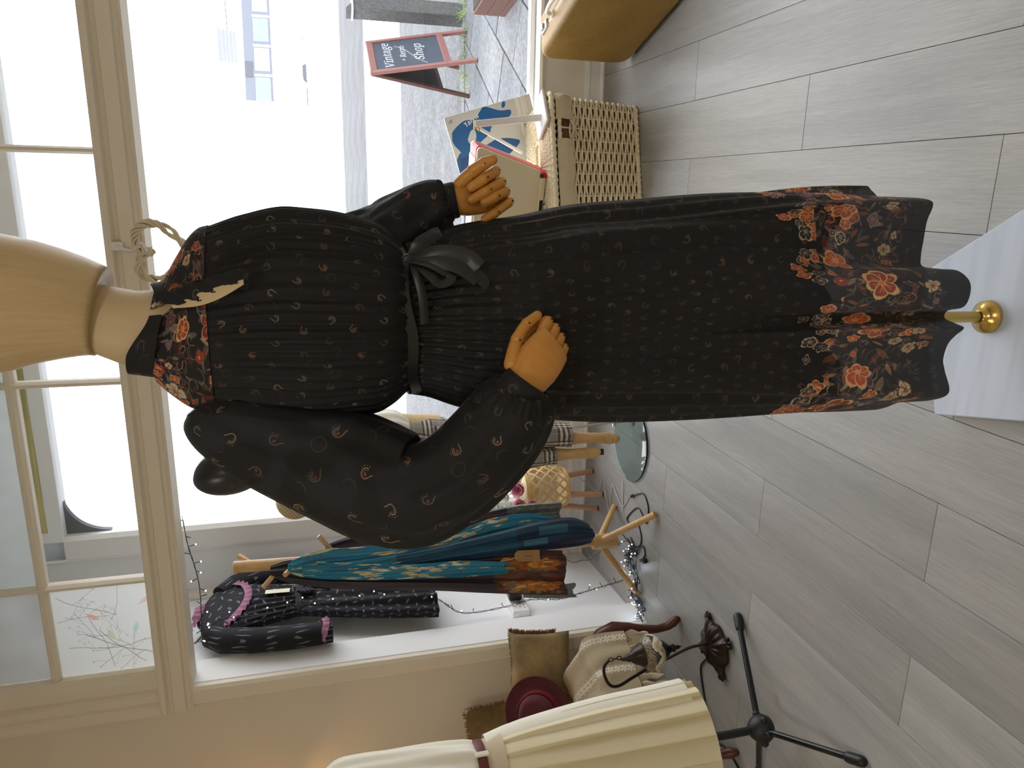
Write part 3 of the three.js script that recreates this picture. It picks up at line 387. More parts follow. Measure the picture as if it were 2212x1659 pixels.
  const strip = (pts, w, wob, s, lift = 0.0) => { const P = resample(pts, 40), r = rng(s), rr = []; P.forEach((p, i) => { const k = i / 39, ww = w * (0.35 + 0.65 * Math.sin(PI * clamp(k * 0.9 + 0.08, 0, 1))); rr.push(Array.from({ length: 7 }, (_, j) => { const u = j / 6 - 0.5; return [p.x + u * ww + wob * 0.0012 * Math.sin(i * 0.7 + j), p.y, p.z + lift + wob * Math.sin(i * 0.9 + j * 1.6) * 0.0022 - u * u * 0.006]; })); }); return loft(rr, { closed: false, uv: (i, j) => [j / 6 * 0.15, i / 39] }); };
  part(dress, 'placket', Y(strip(slit.map(([x, y, z]) => [x + 0.006, y, z + 0.004]), 0.03, 1, 51, 0.004)), MD.bodice, 'gathered placket edge');
  part(man, 'chest', Y(strip([[0.06, 1.70, 0.086], [0.066, 1.66, 0.108], [0.076, 1.625, 0.124], [0.09, 1.59, 0.135]], 0.02, 0, 52, 0.003)), M.neck);
  // waist tie: band, knot, loops and hanging ends
  const band = []; for (let i = 0; i <= 4; i++) band.push(Array.from({ length: 100 }, (_, j) => { const q = (j / 100) * 2 * PI, y = 1.334 - 0.018 * (i / 4 - 0.5) + 0.012 * Math.cos(q - 0.5) + 0.003 * Math.sin(q * 6); return [0.032 + Math.cos(q) * 0.135, y, Math.sin(q) * 0.1]; }));
  const rib = (pts, w, tw0 = 0, tw1 = 0, s = 1) => { const P = resample(pts, 30), rr = []; P.forEach((p, i) => { const k = i / 29, a = lerp(tw0, tw1, k), t = P[Math.min(29, i + 1)].clone().sub(P[Math.max(0, i - 1)]).normalize(), n = V(Math.sin(a) * 0.8, 0, Math.cos(a)), b = V(0, 0, 0).crossVectors(t, n).normalize(), ww = w * (0.45 + 0.55 * Math.min(1, k * 4)) * s; rr.push(Array.from({ length: 5 }, (_, j) => { const u = (j / 4 - 0.5) * ww, q = p.clone().addScaledVector(b, u).addScaledVector(n, -Math.abs(j / 4 - 0.5) * 0.004); return [q.x, q.y, q.z]; })); }); return loft(rr, { closed: false }); };
  const K = [0.128, 1.335, 0.098];
  const bow = [loft(band), rib([K, [0.118, 1.318, 0.112], [0.1, 1.30, 0.125], [0.088, 1.288, 0.128], [0.1, 1.275, 0.128], [0.118, 1.3, 0.118], K], 0.026, 0.2, 1.2), rib([K, [0.15, 1.32, 0.105], [0.163, 1.3, 0.1], [0.172, 1.285, 0.092], [0.165, 1.3, 0.09], [0.145, 1.325, 0.09]], 0.022, 0, 0.8), rib([K, [0.1, 1.325, 0.116], [0.06, 1.318, 0.12], [0.02, 1.316, 0.116]], 0.014), rib([K, [0.124, 1.3, 0.118], [0.116, 1.262, 0.128], [0.09, 1.226, 0.137], [0.082, 1.23, 0.139]], 0.03, 0, 0.7), rib([K, [0.134, 1.305, 0.114], [0.136, 1.27, 0.124], [0.126, 1.24, 0.13], [0.11, 1.225, 0.136]], 0.024, 0.4, -0.3), new THREE.SphereGeometry(0.0085, 16, 12).scale(1, 1.5, 0.8).translate(...K)];
  part(dress, 'ribbon_tie', Y(bow), MD.satin, 'black satin ribbon tied in a bow');
  // sleeves: full and sheer, gathered into cuffs
  const sleeve = (pts, rad, rows, seed, amp) => { const P = resample(pts, rows), r = rng(seed), n = 96, rr = [], up = V(0, 0, 1), p1 = r() * 6, p2 = r() * 6; P.forEach((p, i) => { const k = i / (rows - 1), t = P[Math.min(rows - 1, i + 1)].clone().sub(P[Math.max(0, i - 1)]).normalize(), x = V(0, 0, 0).crossVectors(up, t).normalize(), y = V(0, 0, 0).crossVectors(t, x), [ra, rb] = table(rad, k), am = amp * (0.3 + 0.7 * Math.sin(PI * k)); rr.push(Array.from({ length: n }, (_, j) => { const q = (j / n) * 2 * PI, w = am * (Math.sin(q * 5 + p1 + k * 3) * 0.5 + Math.sin(q * 9 + p2 - k * 5) * 0.35 + Math.sin(q * 14 + k * 9) * 0.2) + (k > 0.9 ? 0.0022 * Math.sin(q * 26) : 0), c = p.clone().addScaledVector(x, Math.cos(q) * (ra + w)).addScaledVector(y, Math.sin(q) * (rb + w)); return [c.x, c.y, c.z]; })); }); return rr; };
  const sl = sleeve([[-0.092, 1.668, -0.01], [-0.125, 1.642, -0.012], [-0.158, 1.585, -0.005], [-0.192, 1.515, 0.012], [-0.224, 1.445, 0.035], [-0.252, 1.382, 0.06], [-0.262, 1.33, 0.085], [-0.232, 1.275, 0.115], [-0.18, 1.225, 0.145], [-0.132, 1.193, 0.175], [-0.098, 1.183, 0.2], [-0.084, 1.179, 0.207]], [[0, 0.045, 0.055], [0.05, 0.066, 0.072], [0.16, 0.086, 0.082], [0.3, 0.099, 0.085], [0.42, 0.104, 0.084], [0.5, 0.098, 0.08], [0.58, 0.084, 0.078], [0.66, 0.079, 0.075], [0.78, 0.074, 0.066], [0.88, 0.063, 0.055], [0.95, 0.045, 0.041], [1, 0.038, 0.032]], 110, 61, 0.006);
  part(dress, 'sleeve', Y(loft(sl, { uv: (i, j) => [(j / 96) * 2.0, (i / 109) * 2.7] })), MD.sleeve, 'full sheer sleeve on the bent arm');
  const cuff = (pts, ra, rb) => { const P = resample(pts, 10), rr = []; P.forEach((p, i) => { const t = P[Math.min(9, i + 1)].clone().sub(P[Math.max(0, i - 1)]).normalize(), x = V(0, 0, 0).crossVectors(V(0, 0, 1), t).normalize(), y = V(0, 0, 0).crossVectors(t, x), k = i === 9 ? 0.94 : 1; rr.push(Array.from({ length: 40 }, (_, j) => { const q = (j / 40) * 2 * PI, c = p.clone().addScaledVector(x, Math.cos(q) * ra * k).addScaledVector(y, Math.sin(q) * rb * k); return [c.x, c.y, c.z]; })); }); return loft(rr, { uv: (i, j) => [j / 40, i / 40] }); };
  part(dress, 'cuff', Y(cuff([[-0.107, 1.198, 0.2], [-0.09, 1.184, 0.208], [-0.074, 1.172, 0.212]], 0.037, 0.031)), MD.bodice);
  const sr = sleeve([[0.15, 1.62, -0.09], [0.16, 1.5, -0.12], [0.165, 1.42, -0.12], [0.18, 1.36, -0.09], [0.2, 1.325, -0.055], [0.222, 1.288, -0.025], [0.236, 1.26, -0.008], [0.24, 1.247, -0.004]], [[0, 0.05, 0.05], [0.3, 0.07, 0.06], [0.5, 0.066, 0.06], [0.65, 0.058, 0.056], [0.78, 0.052, 0.05], [0.9, 0.042, 0.042], [1, 0.031, 0.029]], 70, 63, 0.006);
  part(dress, 'sleeve', Y(loft(sr, { uv: (i, j) => [(j / 96) * 1.5, (i / 69) * 2.2] })), MD.sleeve);
  part(dress, 'cuff', Y(cuff([[0.234, 1.262, -0.006], [0.24, 1.246, -0.003], [0.2425, 1.233, 0]], 0.032, 0.029)), MD.bodice);
  // dark satin puff behind the shoulder
  const pf = []; for (let i = 0; i <= 20; i++) { const k = i / 20, a = k * PI, ra = Math.sin(a); pf.push(Array.from({ length: 40 }, (_, j) => { const q = (j / 40) * 2 * PI, w = 1 + 0.02 * Math.sin(q * 7 + k * 5); return [-0.232 + Math.cos(q) * 0.046 * ra * w - 0.03 * (k - 0.5), 1.648 - Math.cos(a) * 0.068, -0.1 + Math.sin(q) * 0.05 * ra * w]; })); }
  part(dress, 'shoulder_puff', Y(loft(pf)).rotateZ(0), MD.satin, 'dark satin puff behind the shoulder');
}

// ---------------------------------------------------------------- the right-hand side of the bay
{ // heart of twisted wicker hung from the beam
  const t = thing('wicker_heart', 'cream woven wicker heart hung from the beam by a white cord', 'wreath', [-0.226, 2.0, -2.83]);
  const H = []; for (let i = 0; i < 60; i++) { const q = (i / 60) * 2 * PI, s = Math.sin(q); H.push([0.098 * s * s * s * 1.0, 0.0068 * (13 * Math.cos(q) - 5 * Math.cos(2 * q) - 2 * Math.cos(3 * q) - Math.cos(4 * q)), 0]); }
  const C = curve(H, true), w = std([222, 208, 178], 0.8), r = rng(71);
  for (let k = 0; k < 9; k++) { const P = []; for (let i = 0; i < 140; i++) { const u = i / 140, p = C.getPoint(u), a = u * 2 * PI * (5 + (k % 3)) + k * 0.9, T = C.getTangent(u), n = V(-T.y, T.x, 0), rr = 0.011 + 0.003 * Math.sin(u * 40 + k); P.push(p.addScaledVector(n, Math.cos(a) * rr).add(V(0, 0, Math.sin(a) * rr))); } part(t, 'cane', tube(P, 0.0042, 220, 6, true), w); }
  for (let i = 0; i < 16; i++) { const u = r(), p = C.getPoint(u), T = C.getTangent(u), s = r() < 0.5 ? -1 : 1; part(t, 'cane_end', rod(p, p.clone().addScaledVector(T, 0.03).add(V(-T.y * 0.014 * s, T.x * 0.014 * s, 0.006)), 0.0026, 0.0008, 5), w); }
  part(t, 'cord', [tube([[0.01, 0.05, 0.0], [0.02, 0.075, 0.012], [0.005, 0.1, -0.012], [0.012, 0.135, -0.02], [0.02, 0.15, -0.022]], 0.005, 30, 6), tube([[0, 0.045, 0.012], [0.03, 0.06, 0.014], [0.02, 0.085, 0.0]], 0.006, 20, 6), box(0.03, 0.045, 0.006, 0.018, 0.15, -0.025, 0.002)], std([236, 232, 224], 0.7));
}
const perim = (w, d, rc, n) => { // points round a rounded rectangle, starting at the middle of the right side
  const s = new THREE.Shape(), x = w / 2, z = d / 2; s.moveTo(x, 0); s.lineTo(x, z - rc); s.quadraticCurveTo(x, z, x - rc, z); s.lineTo(-x + rc, z); s.quadraticCurveTo(-x, z, -x, z - rc); s.lineTo(-x, -z + rc); s.quadraticCurveTo(-x, -z, -x + rc, -z); s.lineTo(x - rc, -z); s.quadraticCurveTo(x, -z, x, -z + rc); s.lineTo(x, 0);
  return s.getSpacedPoints(n).slice(0, n);
};
{ // hamper
  const t = thing('wicker_hamper', 'cream wicker hamper with a linen liner and lid below the window', 'hamper', [0.1145, 0, -3.452], 0.262);
  const cane = std([236, 222, 190], 0.6), cane2 = std([226, 210, 176], 0.6), W = (y) => lerp(0.5, 0.545, y / 0.4), D = (y) => lerp(0.33, 0.365, y / 0.4), NS = 34;
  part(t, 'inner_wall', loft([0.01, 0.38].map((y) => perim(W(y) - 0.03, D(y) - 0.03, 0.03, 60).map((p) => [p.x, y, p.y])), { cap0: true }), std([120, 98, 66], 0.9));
  for (let i = 0; i < 25; i++) { const y = 0.02 + i * 0.0134, P = []; perim(W(y), D(y), 0.035, NS * 4).forEach((p, j) => { const a = (j / 4 + (i % 2)) * PI, o = Math.cos(a) * 0.0062, l = Math.hypot(p.x, p.y); P.push([p.x * (1 + o / l), y + 0.004 * Math.sin(a + 0.9), p.y * (1 + o / l)]); }); part(t, 'cane', tube(P, i === 14 ? 0.0066 : 0.0052, NS * 8, 6, true), i % 3 ? cane : cane2); }
  for (let k = 0; k < NS; k++) { const a = perim(W(0), D(0), 0.035, NS)[k], b = perim(W(0.39), D(0.39), 0.035, NS)[k]; part(t, 'stake', rod([a.x, 0.005, a.y], [b.x, 0.39, b.y], 0.0042, 0.0042, 6), cane2); }
  const braid = (w, d, y, r, m = cane) => { const p = perim(w, d, 0.04, 200).map((q) => [q.x, y, q.y]), C = curve(p, true), sp = []; for (let i = 0; i < 700; i++) { const u = i / 700, c = C.getPoint(u), T = C.getTangent(u), n = V(-T.z, 0, T.x), a = u * 2 * PI * 60; sp.push(c.clone().addScaledVector(n, Math.cos(a) * r * 0.55).add(V(0, Math.sin(a) * r * 0.55, 0))); } return merge([tube(p, r * 0.8, 160, 8, true), tube(sp, r * 0.5, 900, 5, true)]); };
  part(t, 'foot_rim', braid(0.505, 0.335, 0.012, 0.012), cane); part(t, 'top_rim', braid(0.55, 0.37, 0.395, 0.012), cane);
  const linen = std([206, 190, 158], 0.9, { bumpMap: weaveBump, bumpScale: 0.0005, side: THREE.DoubleSide }), lr = []; // liner folded over the edge, cut away at the handle
  for (let i = 0; i <= 8; i++) { const y = 0.412 - i * 0.0095, o = 0.012 + 0.008 * Math.sin((i / 8) * PI) + (i === 8 ? 0.003 : 0); lr.push(perim(W(y) + o * 2, D(y) + o * 2, 0.05, 300).map((p, j) => { const w = 0.002 * Math.sin(j * 0.37) + 0.0015 * Math.sin(j * 0.9 + i); return [p.x + w * Math.sign(p.x) * 0.7, y + 0.003 * Math.sin(j * 0.21) * (i / 8), p.y + w]; })); }
  const cut = (a, b) => lr.map((q) => q.slice(a, b)); // front face lies in the first half of the way round
  const idx = lr[0].map((p, j) => ({ j, x: p[0], z: p[2] })).filter((p) => p.z > 0.15), near = (x) => idx.reduce((m, p) => (Math.abs(p.x - x) < Math.abs(m.x - x) ? p : m)).j;
  const g0 = near(0.155), g1 = near(0.075); part(t, 'liner', [loft(cut(0, g0), { closed: false }), loft(cut(g1, 300), { closed: false })], linen, 'beige linen liner folded over the rim');
  part(t, 'liner_tie', [tube([[0.155, 0.345, 0.2], [0.12, 0.335, 0.207], [0.075, 0.345, 0.2]], 0.006, 20, 6), tube([[0.12, 0.335, 0.208], [0.15, 0.315, 0.215], [0.165, 0.33, 0.21], [0.12, 0.337, 0.208]], 0.005, 20, 6), tube([[0.12, 0.335, 0.208], [0.09, 0.32, 0.214], [0.045, 0.285, 0.205]], 0.0045, 20, 6)], linen);
  const lid = part(t, 'lid', box(0.53, 0.016, 0.35, 0, 0.428, 0, 0.006), cane2);
  for (let i = 0; i < 7; i++) part(lid, 'cane', braid(0.565 - i * 0.055, 0.385 - i * 0.05, 0.43 + (i ? 0.006 : 0), i ? 0.0125 : 0.015), cane);
}
{ // white stand shaped like an upturned V, its base on the lid
  const t = thing('display_stand', 'white stand of two hinged arms on a square base on the hamper lid', 'stand', [0.34, 0.444, -3.39], 0);
  const w = std([240, 238, 236], 0.4), bar = (a, b, ww, hh) => { const d = vec(b).sub(vec(a)), L = d.length(), g = new RoundedBoxGeometry(ww, L, hh, 2, Math.min(ww, hh) * 0.25); g.applyQuaternion(new THREE.Quaternion().setFromUnitVectors(V(0, 1, 0), d.normalize())); const c = vec(a).add(vec(b)).multiplyScalar(0.5); return g.translate(c.x, c.y, c.z); };
  part(t, 'base', box(0.17, 0.012, 0.15, 0, 0.014, 0, 0.005).rotateY(0.6), w); part(t, 'base_foot', box(0.16, 0.008, 0.14, 0, 0.004, 0, 0.003).rotateY(0.6), std([190, 186, 180], 0.4));
  part(t, 'arm', bar([-0.01, 0.015, 0.015], [-0.045, 0.31, -0.045], 0.03, 0.016), w); part(t, 'arm', bar([-0.055, 0.305, -0.055], [-0.155, 0.055, -0.17], 0.022, 0.014), w);
  part(t, 'hinge', [cyl(0.008, 0.008, 0.036, 0, 0, 0).rotateZ(PI / 2).translate(-0.05, 0.308, -0.05), cyl(0.004, 0.004, 0.05, 0, 0, 0).rotateZ(PI / 2).translate(-0.05, 0.29, -0.05)], M.brass);
}
{ // tilted printed board on the sill
  const t = thing('display_board', 'tilted white-framed board with a blue swoosh print on the window sill', 'board', [0.258, 0.605, -3.745], 0);
  const g = new THREE.Group(); const tex = canvasTex(640, 780, (c, W, H) => {
    c.fillStyle = '#d9dbdb'; c.fillRect(0, 0, W, H);
    // shapes below are in a slanted frame: right edge of the board = its first axis, top edge = its second
    const a = [1205, 409], b = [304, 1088], det = a[0] * b[1] - a[1] * b[0], M2 = (x, y) => { const p = x - 75, q = y - 65, v = (p * b[1] - q * b[0]) / det, u = (a[0] * q - a[1] * p) / det; return [(1 - u) * W, v * H]; };
    const poly = (pts, col) => { c.fillStyle = col; c.beginPath(); pts.forEach((p, i) => { const q = M2(...p), n = M2(...pts[(i + 1) % pts.length]), m = [(q[0] + n[0]) / 2, (q[1] + n[1]) / 2]; i ? c.quadraticCurveTo(q[0], q[1], m[0], m[1]) : c.moveTo(m[0], m[1]); }); c.closePath(); c.fill(); };
    poly([[280, 720], [400, 760], [560, 800], [760, 820], [1000, 900], [1260, 1040], [1500, 1240], [600, 1330], [380, 1160], [310, 900]], '#2a5f9f');
    poly([[190, 400], [230, 330], [400, 290], [500, 340], [590, 370], [690, 330], [735, 265], [900, 400], [1060, 530], [1240, 600], [1240, 700], [1100, 690], [900, 640], [870, 740], [860, 760], [620, 800], [520, 1000], [430, 980], [390, 760], [240, 560]], '#1e66ad');
    poly([[330, 850], [400, 820], [620, 930], [600, 1180], [430, 1180]], '#1b4f92'); poly([[480, 560], [560, 500], [620, 560], [640, 700], [560, 740], [490, 660]], '#d5dcdf'); poly([[590, 820], [700, 800], [1000, 880], [900, 900], [700, 860]], '#d9dbdb');
    poly([[1050, 395], [1110, 390], [1140, 500], [1075, 510]], '#1e66ad'); poly([[140, 150], [210, 150], [225, 215], [155, 205]], '#a9b0bf');
    c.strokeStyle = '#8ea3c4'; c.lineWidth = 7; const r = rng(15); for (let i = 0; i < 16; i++) { const x = 400 + i * 14, p = M2(x, 1130), q = M2(x + 6 - 160 * r() * r(), 1130 - 30 * r()); c.beginPath(); c.moveTo(...p); c.lineTo(...q); c.stroke(); }
    c.save(); const p = M2(455, 425), q = M2(660, 400); c.translate(...p); c.rotate(Math.atan2(q[1] - p[1], q[0] - p[0])); c.fillStyle = '#f2f5f5'; c.font = 'bold 66px sans-serif'; c.fillText('Taivw', 0, 0); c.restore();
  }, { wrap: false });
  part(t, 'panel', new THREE.PlaneGeometry(0.3, 0.365).translate(0, 0.022, 0.0065).rotateZ(0.296), std(0xffffff, 0.35, { map: tex }));
  part(t, 'frame', [box(0.306, 0.45, 0.01, 0, -0.02, 0, 0.003).rotateZ(0.296), box(0.306, 0.03, 0.016, 0, -0.205, 0.004, 0.004).rotateZ(0.296), box(0.306, 0.022, 0.016, 0, -0.172, 0.003, 0.004).rotateZ(0.296)], M.whiteGloss);
  part(t, 'screw', new THREE.SphereGeometry(0.007, 12, 8).translate(0.02, -0.187, 0.013).rotateZ(0.296), M.brass);
}
{ // cream case with red sides that flares towards the top
  const t = thing('record_player_case', 'cream and red plastic case standing on the hamper behind the mannequin hand', 'case', [0.083, 0.446, -3.31], -0.262);
  const cream = std([228, 214, 182], 0.42), red = std([198, 30, 40], 0.36), flare = (y0, y1, g = 0, d = 0.1, r = 0.022) => { const s = new THREE.Shape(), xr = (y) => 0.0 + 0.098 * y / 0.3 + g, xl = (y) => -0.4 + 0.02 * y - g; s.moveTo(xl(y0), y0); s.lineTo(xr(y0) - 0.006, y0); s.lineTo(xr(y0), y0 + 0.006); s.lineTo(xr(y1 - r), y1 - r); s.quadraticCurveTo(xr(y1), y1, xr(y1) - r, y1); s.lineTo(xl(y1) + r, y1); s.quadraticCurveTo(xl(y1), y1, xl(y1), y1 - r); s.lineTo(xl(y0), y0); return new THREE.ExtrudeGeometry(s, { depth: d, bevelEnabled: true, bevelSize: 0.004, bevelThickness: 0.004, bevelSegments: 3, curveSegments: 10 }); };
  part(t, 'front', flare(0.034, 0.325, 0, 0.012).translate(0, 0, -0.016), cream); part(t, 'shell', flare(0.034, 0.327, 0.002, 0.1).translate(0, 0, -0.125), red); part(t, 'back', flare(0.034, 0.325, 0, 0.02).translate(0, 0, -0.152), cream);
  part(t, 'top_cap', box(0.44, 0.008, 0.13, -0.165, 0.332, -0.075, 0.003), cream);
  part(t, 'base', box(0.4, 0.03, 0.15, -0.2, 0.017, -0.07, 0.008), cream); for (const x of [-0.008, -0.392]) part(t, 'base_corner', box(0.03, 0.032, 0.152, x, 0.017, -0.07, 0.008), red);
  part(t, 'slot', box(0.1, 0.016, 0.004, -0.17, 0.016, 0.005, 0.001), M.black); part(t, 'stud', new THREE.SphereGeometry(0.009, 14, 10).translate(-0.008, 0.024, 0.005), M.black);
}
{ // old suitcase standing on its edge
  const t = thing('suitcase', 'old tan leatherette suitcase with steel latches standing on edge under the window', 'suitcase', [0.762, 0, -3.216], 0.294);
  const tan = std([176, 138, 62], 0.5, { map: dataTex(512, 512, (u, v) => { const k = 226 + (noise(u * 5, v * 5, 5, 5, 111) - 0.5) * 40 + (noise(u * 40, v * 40, 40, 40, 112) - 0.5) * 18 + (hash(u * 512, v * 512, 113) - 0.5) * 12; return [k, k, k * 0.97]; }), bumpMap: grainBump, bumpScale: 0.0005 }), rim = std([226, 210, 170], 0.4);
  const rr = (w, h, r) => { const s = new THREE.Shape(), x = w / 2; s.moveTo(-x + r, 0); s.lineTo(x - r, 0); s.quadraticCurveTo(x, 0, x, r); s.lineTo(x, h - r); s.quadraticCurveTo(x, h, x - r, h); s.lineTo(-x + r, h); s.quadraticCurveTo(-x, h, -x, h - r); s.lineTo(-x, r); s.quadraticCurveTo(-x, 0, -x + r, 0); return s; };
  const slab = (w, h, r, d, bev, x, y) => new THREE.ExtrudeGeometry(rr(w, h, r), { depth: d, bevelEnabled: true, bevelSize: bev, bevelThickness: bev, bevelSegments: 5, curveSegments: 12 }).translate(0, y, 0).rotateY(-PI / 2).translate(x, 0, 0);
  const fix = (g) => { const p = g.attributes.position, uv = g.attributes.uv; for (let i = 0; i < p.count; i++) uv.setXY(i, p.getZ(i) / 0.5 + p.getX(i), p.getY(i) / 0.5); return g; };
  part(t, 'shell', fix(slab(0.57, 0.392, 0.06, 0.045, 0.022, -0.018, 0.036)), tan); part(t, 'shell', fix(slab(0.57, 0.392, 0.06, 0.045, 0.022, 0.063, 0.036)), tan);
  part(t, 'piping', [slab(0.602, 0.424, 0.075, 0.004, 0.004, -0.008, 0.02), slab(0.602, 0.424, 0.075, 0.004, 0.004, 0.006, 0.02)], rim);
  part(t, 'handle', [tube([[0, 0.45, -0.07], [0, 0.478, -0.062], [0, 0.486, 0], [0, 0.478, 0.062], [0, 0.45, 0.07]], 0.009, 40, 8), box(0.02, 0.012, 0.03, 0, 0.452, -0.07, 0.003), box(0.02, 0.012, 0.03, 0, 0.452, 0.07, 0.003)], std([238, 234, 226], 0.3));
  for (const z of [-0.18, 0.18]) { part(t, 'latch', [box(0.04, 0.012, 0.075, 0, 0.452, z, 0.004), box(0.026, 0.012, 0.03, 0.004, 0.46, z - 0.01, 0.004)], M.steel); }
  for (const z of [-0.22, 0.22]) for (const x of [-0.05, 0.05]) part(t, 'foot', cyl(0.012, 0.014, 0.018, x, 0.009, z), M.dark);
}
// ---------------------------------------------------------------- outside
const beamBar = (a, b, w, d, side) => { a = vec(a); b = vec(b); const y = b.clone().sub(a), L = y.length(); y.normalize(); const x = vec(side).addScaledVector(y, -vec(side).dot(y)).normalize(), z = V(0, 0, 0).crossVectors(x, y), m = new THREE.Matrix4().makeBasis(x, y, z).setPosition(a.add(b).multiplyScalar(0.5)); return new RoundedBoxGeometry(w, L, d, 1, 0.004).applyMatrix4(m); };
{
  const t = thing('chalkboard_sign', 'folding wooden A-frame chalkboard on the pavement outside the window', 'sign', [1.16, 0, -7.34]);
  const wood = std([150, 104, 98], 0.65, { map: woodTex([235, 225, 222], 30, 121, 256, 256) }), wd = std([92, 58, 50], 0.7);
  const o = [1.16, 0, -7.34], L = (p) => [p[0] - o[0], p[1], p[2] - o[2]], s = [0.543, 0, -0.839], at = (p, q, k) => p.map((v, i) => lerp(v, q[i], k));
  const F1 = L([1.46, 0, -7.41]), F2 = L([1.132, 0, -6.907]), B1 = L([1.195, 0, -7.78]), B2 = L([0.87, 0, -7.272]), T1 = L([1.323, 0.93, -7.58]), T2 = L([0.995, 0.93, -7.075]), U1 = at(T1, B1, 0.01), U2 = at(T2, B2, 0.01);
  for (const [a, b] of [[F1, T1], [F2, T2]]) part(t, 'leg', beamBar(a, b, 0.045, 0.03, s), wood);
  for (const [a, b] of [[B1, U1], [B2, U2]]) part(t, 'leg', beamBar(a, b, 0.045, 0.03, s), wd);
  part(t, 'rail', beamBar(at(F1, T1, 0.965), at(F2, T2, 0.965), 0.06, 0.028, [0, 1, 0]), wood); part(t, 'rail', beamBar(at(F1, T1, 0.27), at(F2, T2, 0.27), 0.06, 0.028, [0, 1, 0]), wood); part(t, 'rail', beamBar(at(B1, U1, 0.3), at(B2, U2, 0.3), 0.05, 0.02, [0, 1, 0]), wd);
  const quad = (a, b, c, d, lift) => { const g = new THREE.BufferGeometry(), n = V(0, 0, 0).crossVectors(vec(b).sub(vec(a)), vec(d).sub(vec(a))).normalize(), P = []; for (const k of [lift, -0.008]) for (const p of [a, b, c, d]) P.push(...vec(p).addScaledVector(n, k).toArray()); g.setAttribute('position', new THREE.Float32BufferAttribute(P, 3)); g.setAttribute('uv', new THREE.Float32BufferAttribute([0, 0, 1, 0, 1, 1, 0, 1, 0, 0, 1, 0, 1, 1, 0, 1], 2)); g.setIndex([0, 1, 2, 0, 2, 3, 4, 6, 5, 4, 7, 6, 0, 4, 5, 0, 5, 1, 1, 5, 6, 1, 6, 2, 2, 6, 7, 2, 7, 3, 3, 7, 4, 3, 4, 0]); const q = g.toNonIndexed(); q.computeVertexNormals(); return q; };
  const chalk = canvasTex(512, 700, (c, w, h) => { c.fillStyle = '#39424f'; c.fillRect(0, 0, w, h); const r = rng(16); for (let i = 0; i < 40; i++) { c.fillStyle = `rgba(150,160,175,${0.03 * r()})`; c.beginPath(); c.ellipse(r() * w, r() * h, 120 * r(), 50 * r(), r() * 3, 0, 7); c.fill(); } c.strokeStyle = c.fillStyle = 'rgba(226,230,232,.8)'; c.lineWidth = 4; c.textAlign = 'center'; c.font = 'italic 118px serif'; c.save(); c.translate(w / 2, 190); c.rotate(-0.05); c.fillText('Vintage', 0, 0); c.restore(); c.font = 'italic 78px serif'; c.fillText('+ Retro', w / 2, 330); c.globalAlpha = 0.45; c.beginPath(); c.moveTo(400, 230); c.bezierCurveTo(330, 380, 160, 380, 60, 520); c.lineWidth = 16; c.stroke(); c.globalAlpha = 1; c.font = 'italic 120px serif'; c.fillText('Shop', w / 2, 500); }, { wrap: false });
  part(t, 'chalk_panel', quad(at(F2, T2, 0.28), at(F1, T1, 0.28), at(F1, T1, 0.96), at(F2, T2, 0.96), 0.002), std(0xffffff, 0.8, { map: chalk }));
  part(t, 'chalk_panel', quad(at(B1, U1, 0.28), at(B2, U2, 0.28), at(B2, U2, 0.97), at(B1, U1, 0.97), 0.002), std([48, 48, 50], 0.8));
}
{
  const t = thing('street_post', 'grey square post with a slanted top at the edge of the pavement', 'post', [1.64, -0.05, -7.62], 0.5);
  const s = new THREE.Shape([[-0.07, 0], [0.07, 0], [0.07, 1.02], [-0.07, 1.14]].map(([x, y]) => new THREE.Vector2(x, y)));
  part(t, 'shaft', new THREE.ExtrudeGeometry(s, { depth: 0.14, bevelEnabled: true, bevelSize: 0.006, bevelThickness: 0.006, bevelSegments: 2 }).translate(0, 0, -0.07), std([118, 118, 116], 0.9, { map: asphalt(131, 210, 60) })); part(t, 'cap', box(0.18, 0.02, 0.17, 0, 1.09, 0, 0.004).rotateZ(0), std([190, 192, 194], 0.8));
}
{
  const t = thing('planter', 'dark brown timber planter against the shop front outside', 'planter', [1.52, -0.06, -5.75], 0.1);
  for (let k = 0; k < 3; k++) part(t, 'board', box(0.42, 0.098, 0.42, 0, 0.05 + k * 0.1, 0, 0.006), std([94, 62, 52], 0.8)); part(t, 'soil', box(0.38, 0.01, 0.38, 0, 0.3, 0), std([50, 40, 34], 1));
}
{ // double-deck bus far down the hill road; glare painted pale over its red
  const t = thing('bus', 'double-deck bus with glare painted pale over its red bodywork and grey-blue windows beyond the road', 'bus', [9.75, 1.14, -48.2], 0.27);
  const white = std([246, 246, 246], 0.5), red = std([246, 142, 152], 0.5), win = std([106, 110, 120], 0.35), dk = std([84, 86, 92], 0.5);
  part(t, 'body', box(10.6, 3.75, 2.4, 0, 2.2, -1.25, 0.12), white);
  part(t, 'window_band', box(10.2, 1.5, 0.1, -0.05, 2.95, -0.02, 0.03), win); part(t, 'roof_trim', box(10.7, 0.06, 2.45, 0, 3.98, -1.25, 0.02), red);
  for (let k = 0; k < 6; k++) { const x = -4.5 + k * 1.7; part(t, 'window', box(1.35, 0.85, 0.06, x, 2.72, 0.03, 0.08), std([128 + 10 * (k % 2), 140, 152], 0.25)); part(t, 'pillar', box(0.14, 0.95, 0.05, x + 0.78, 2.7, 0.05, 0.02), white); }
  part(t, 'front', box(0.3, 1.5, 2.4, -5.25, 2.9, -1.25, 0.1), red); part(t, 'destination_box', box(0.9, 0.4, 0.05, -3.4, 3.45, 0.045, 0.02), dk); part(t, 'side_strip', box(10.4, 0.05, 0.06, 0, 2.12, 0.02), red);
  for (const x of [-3.4, 3.2]) part(t, 'wheel', cyl(0.5, 0.5, 0.3, 0, 0, 0).rotateX(PI / 2).translate(x, 0.5, -0.1), dk);
}
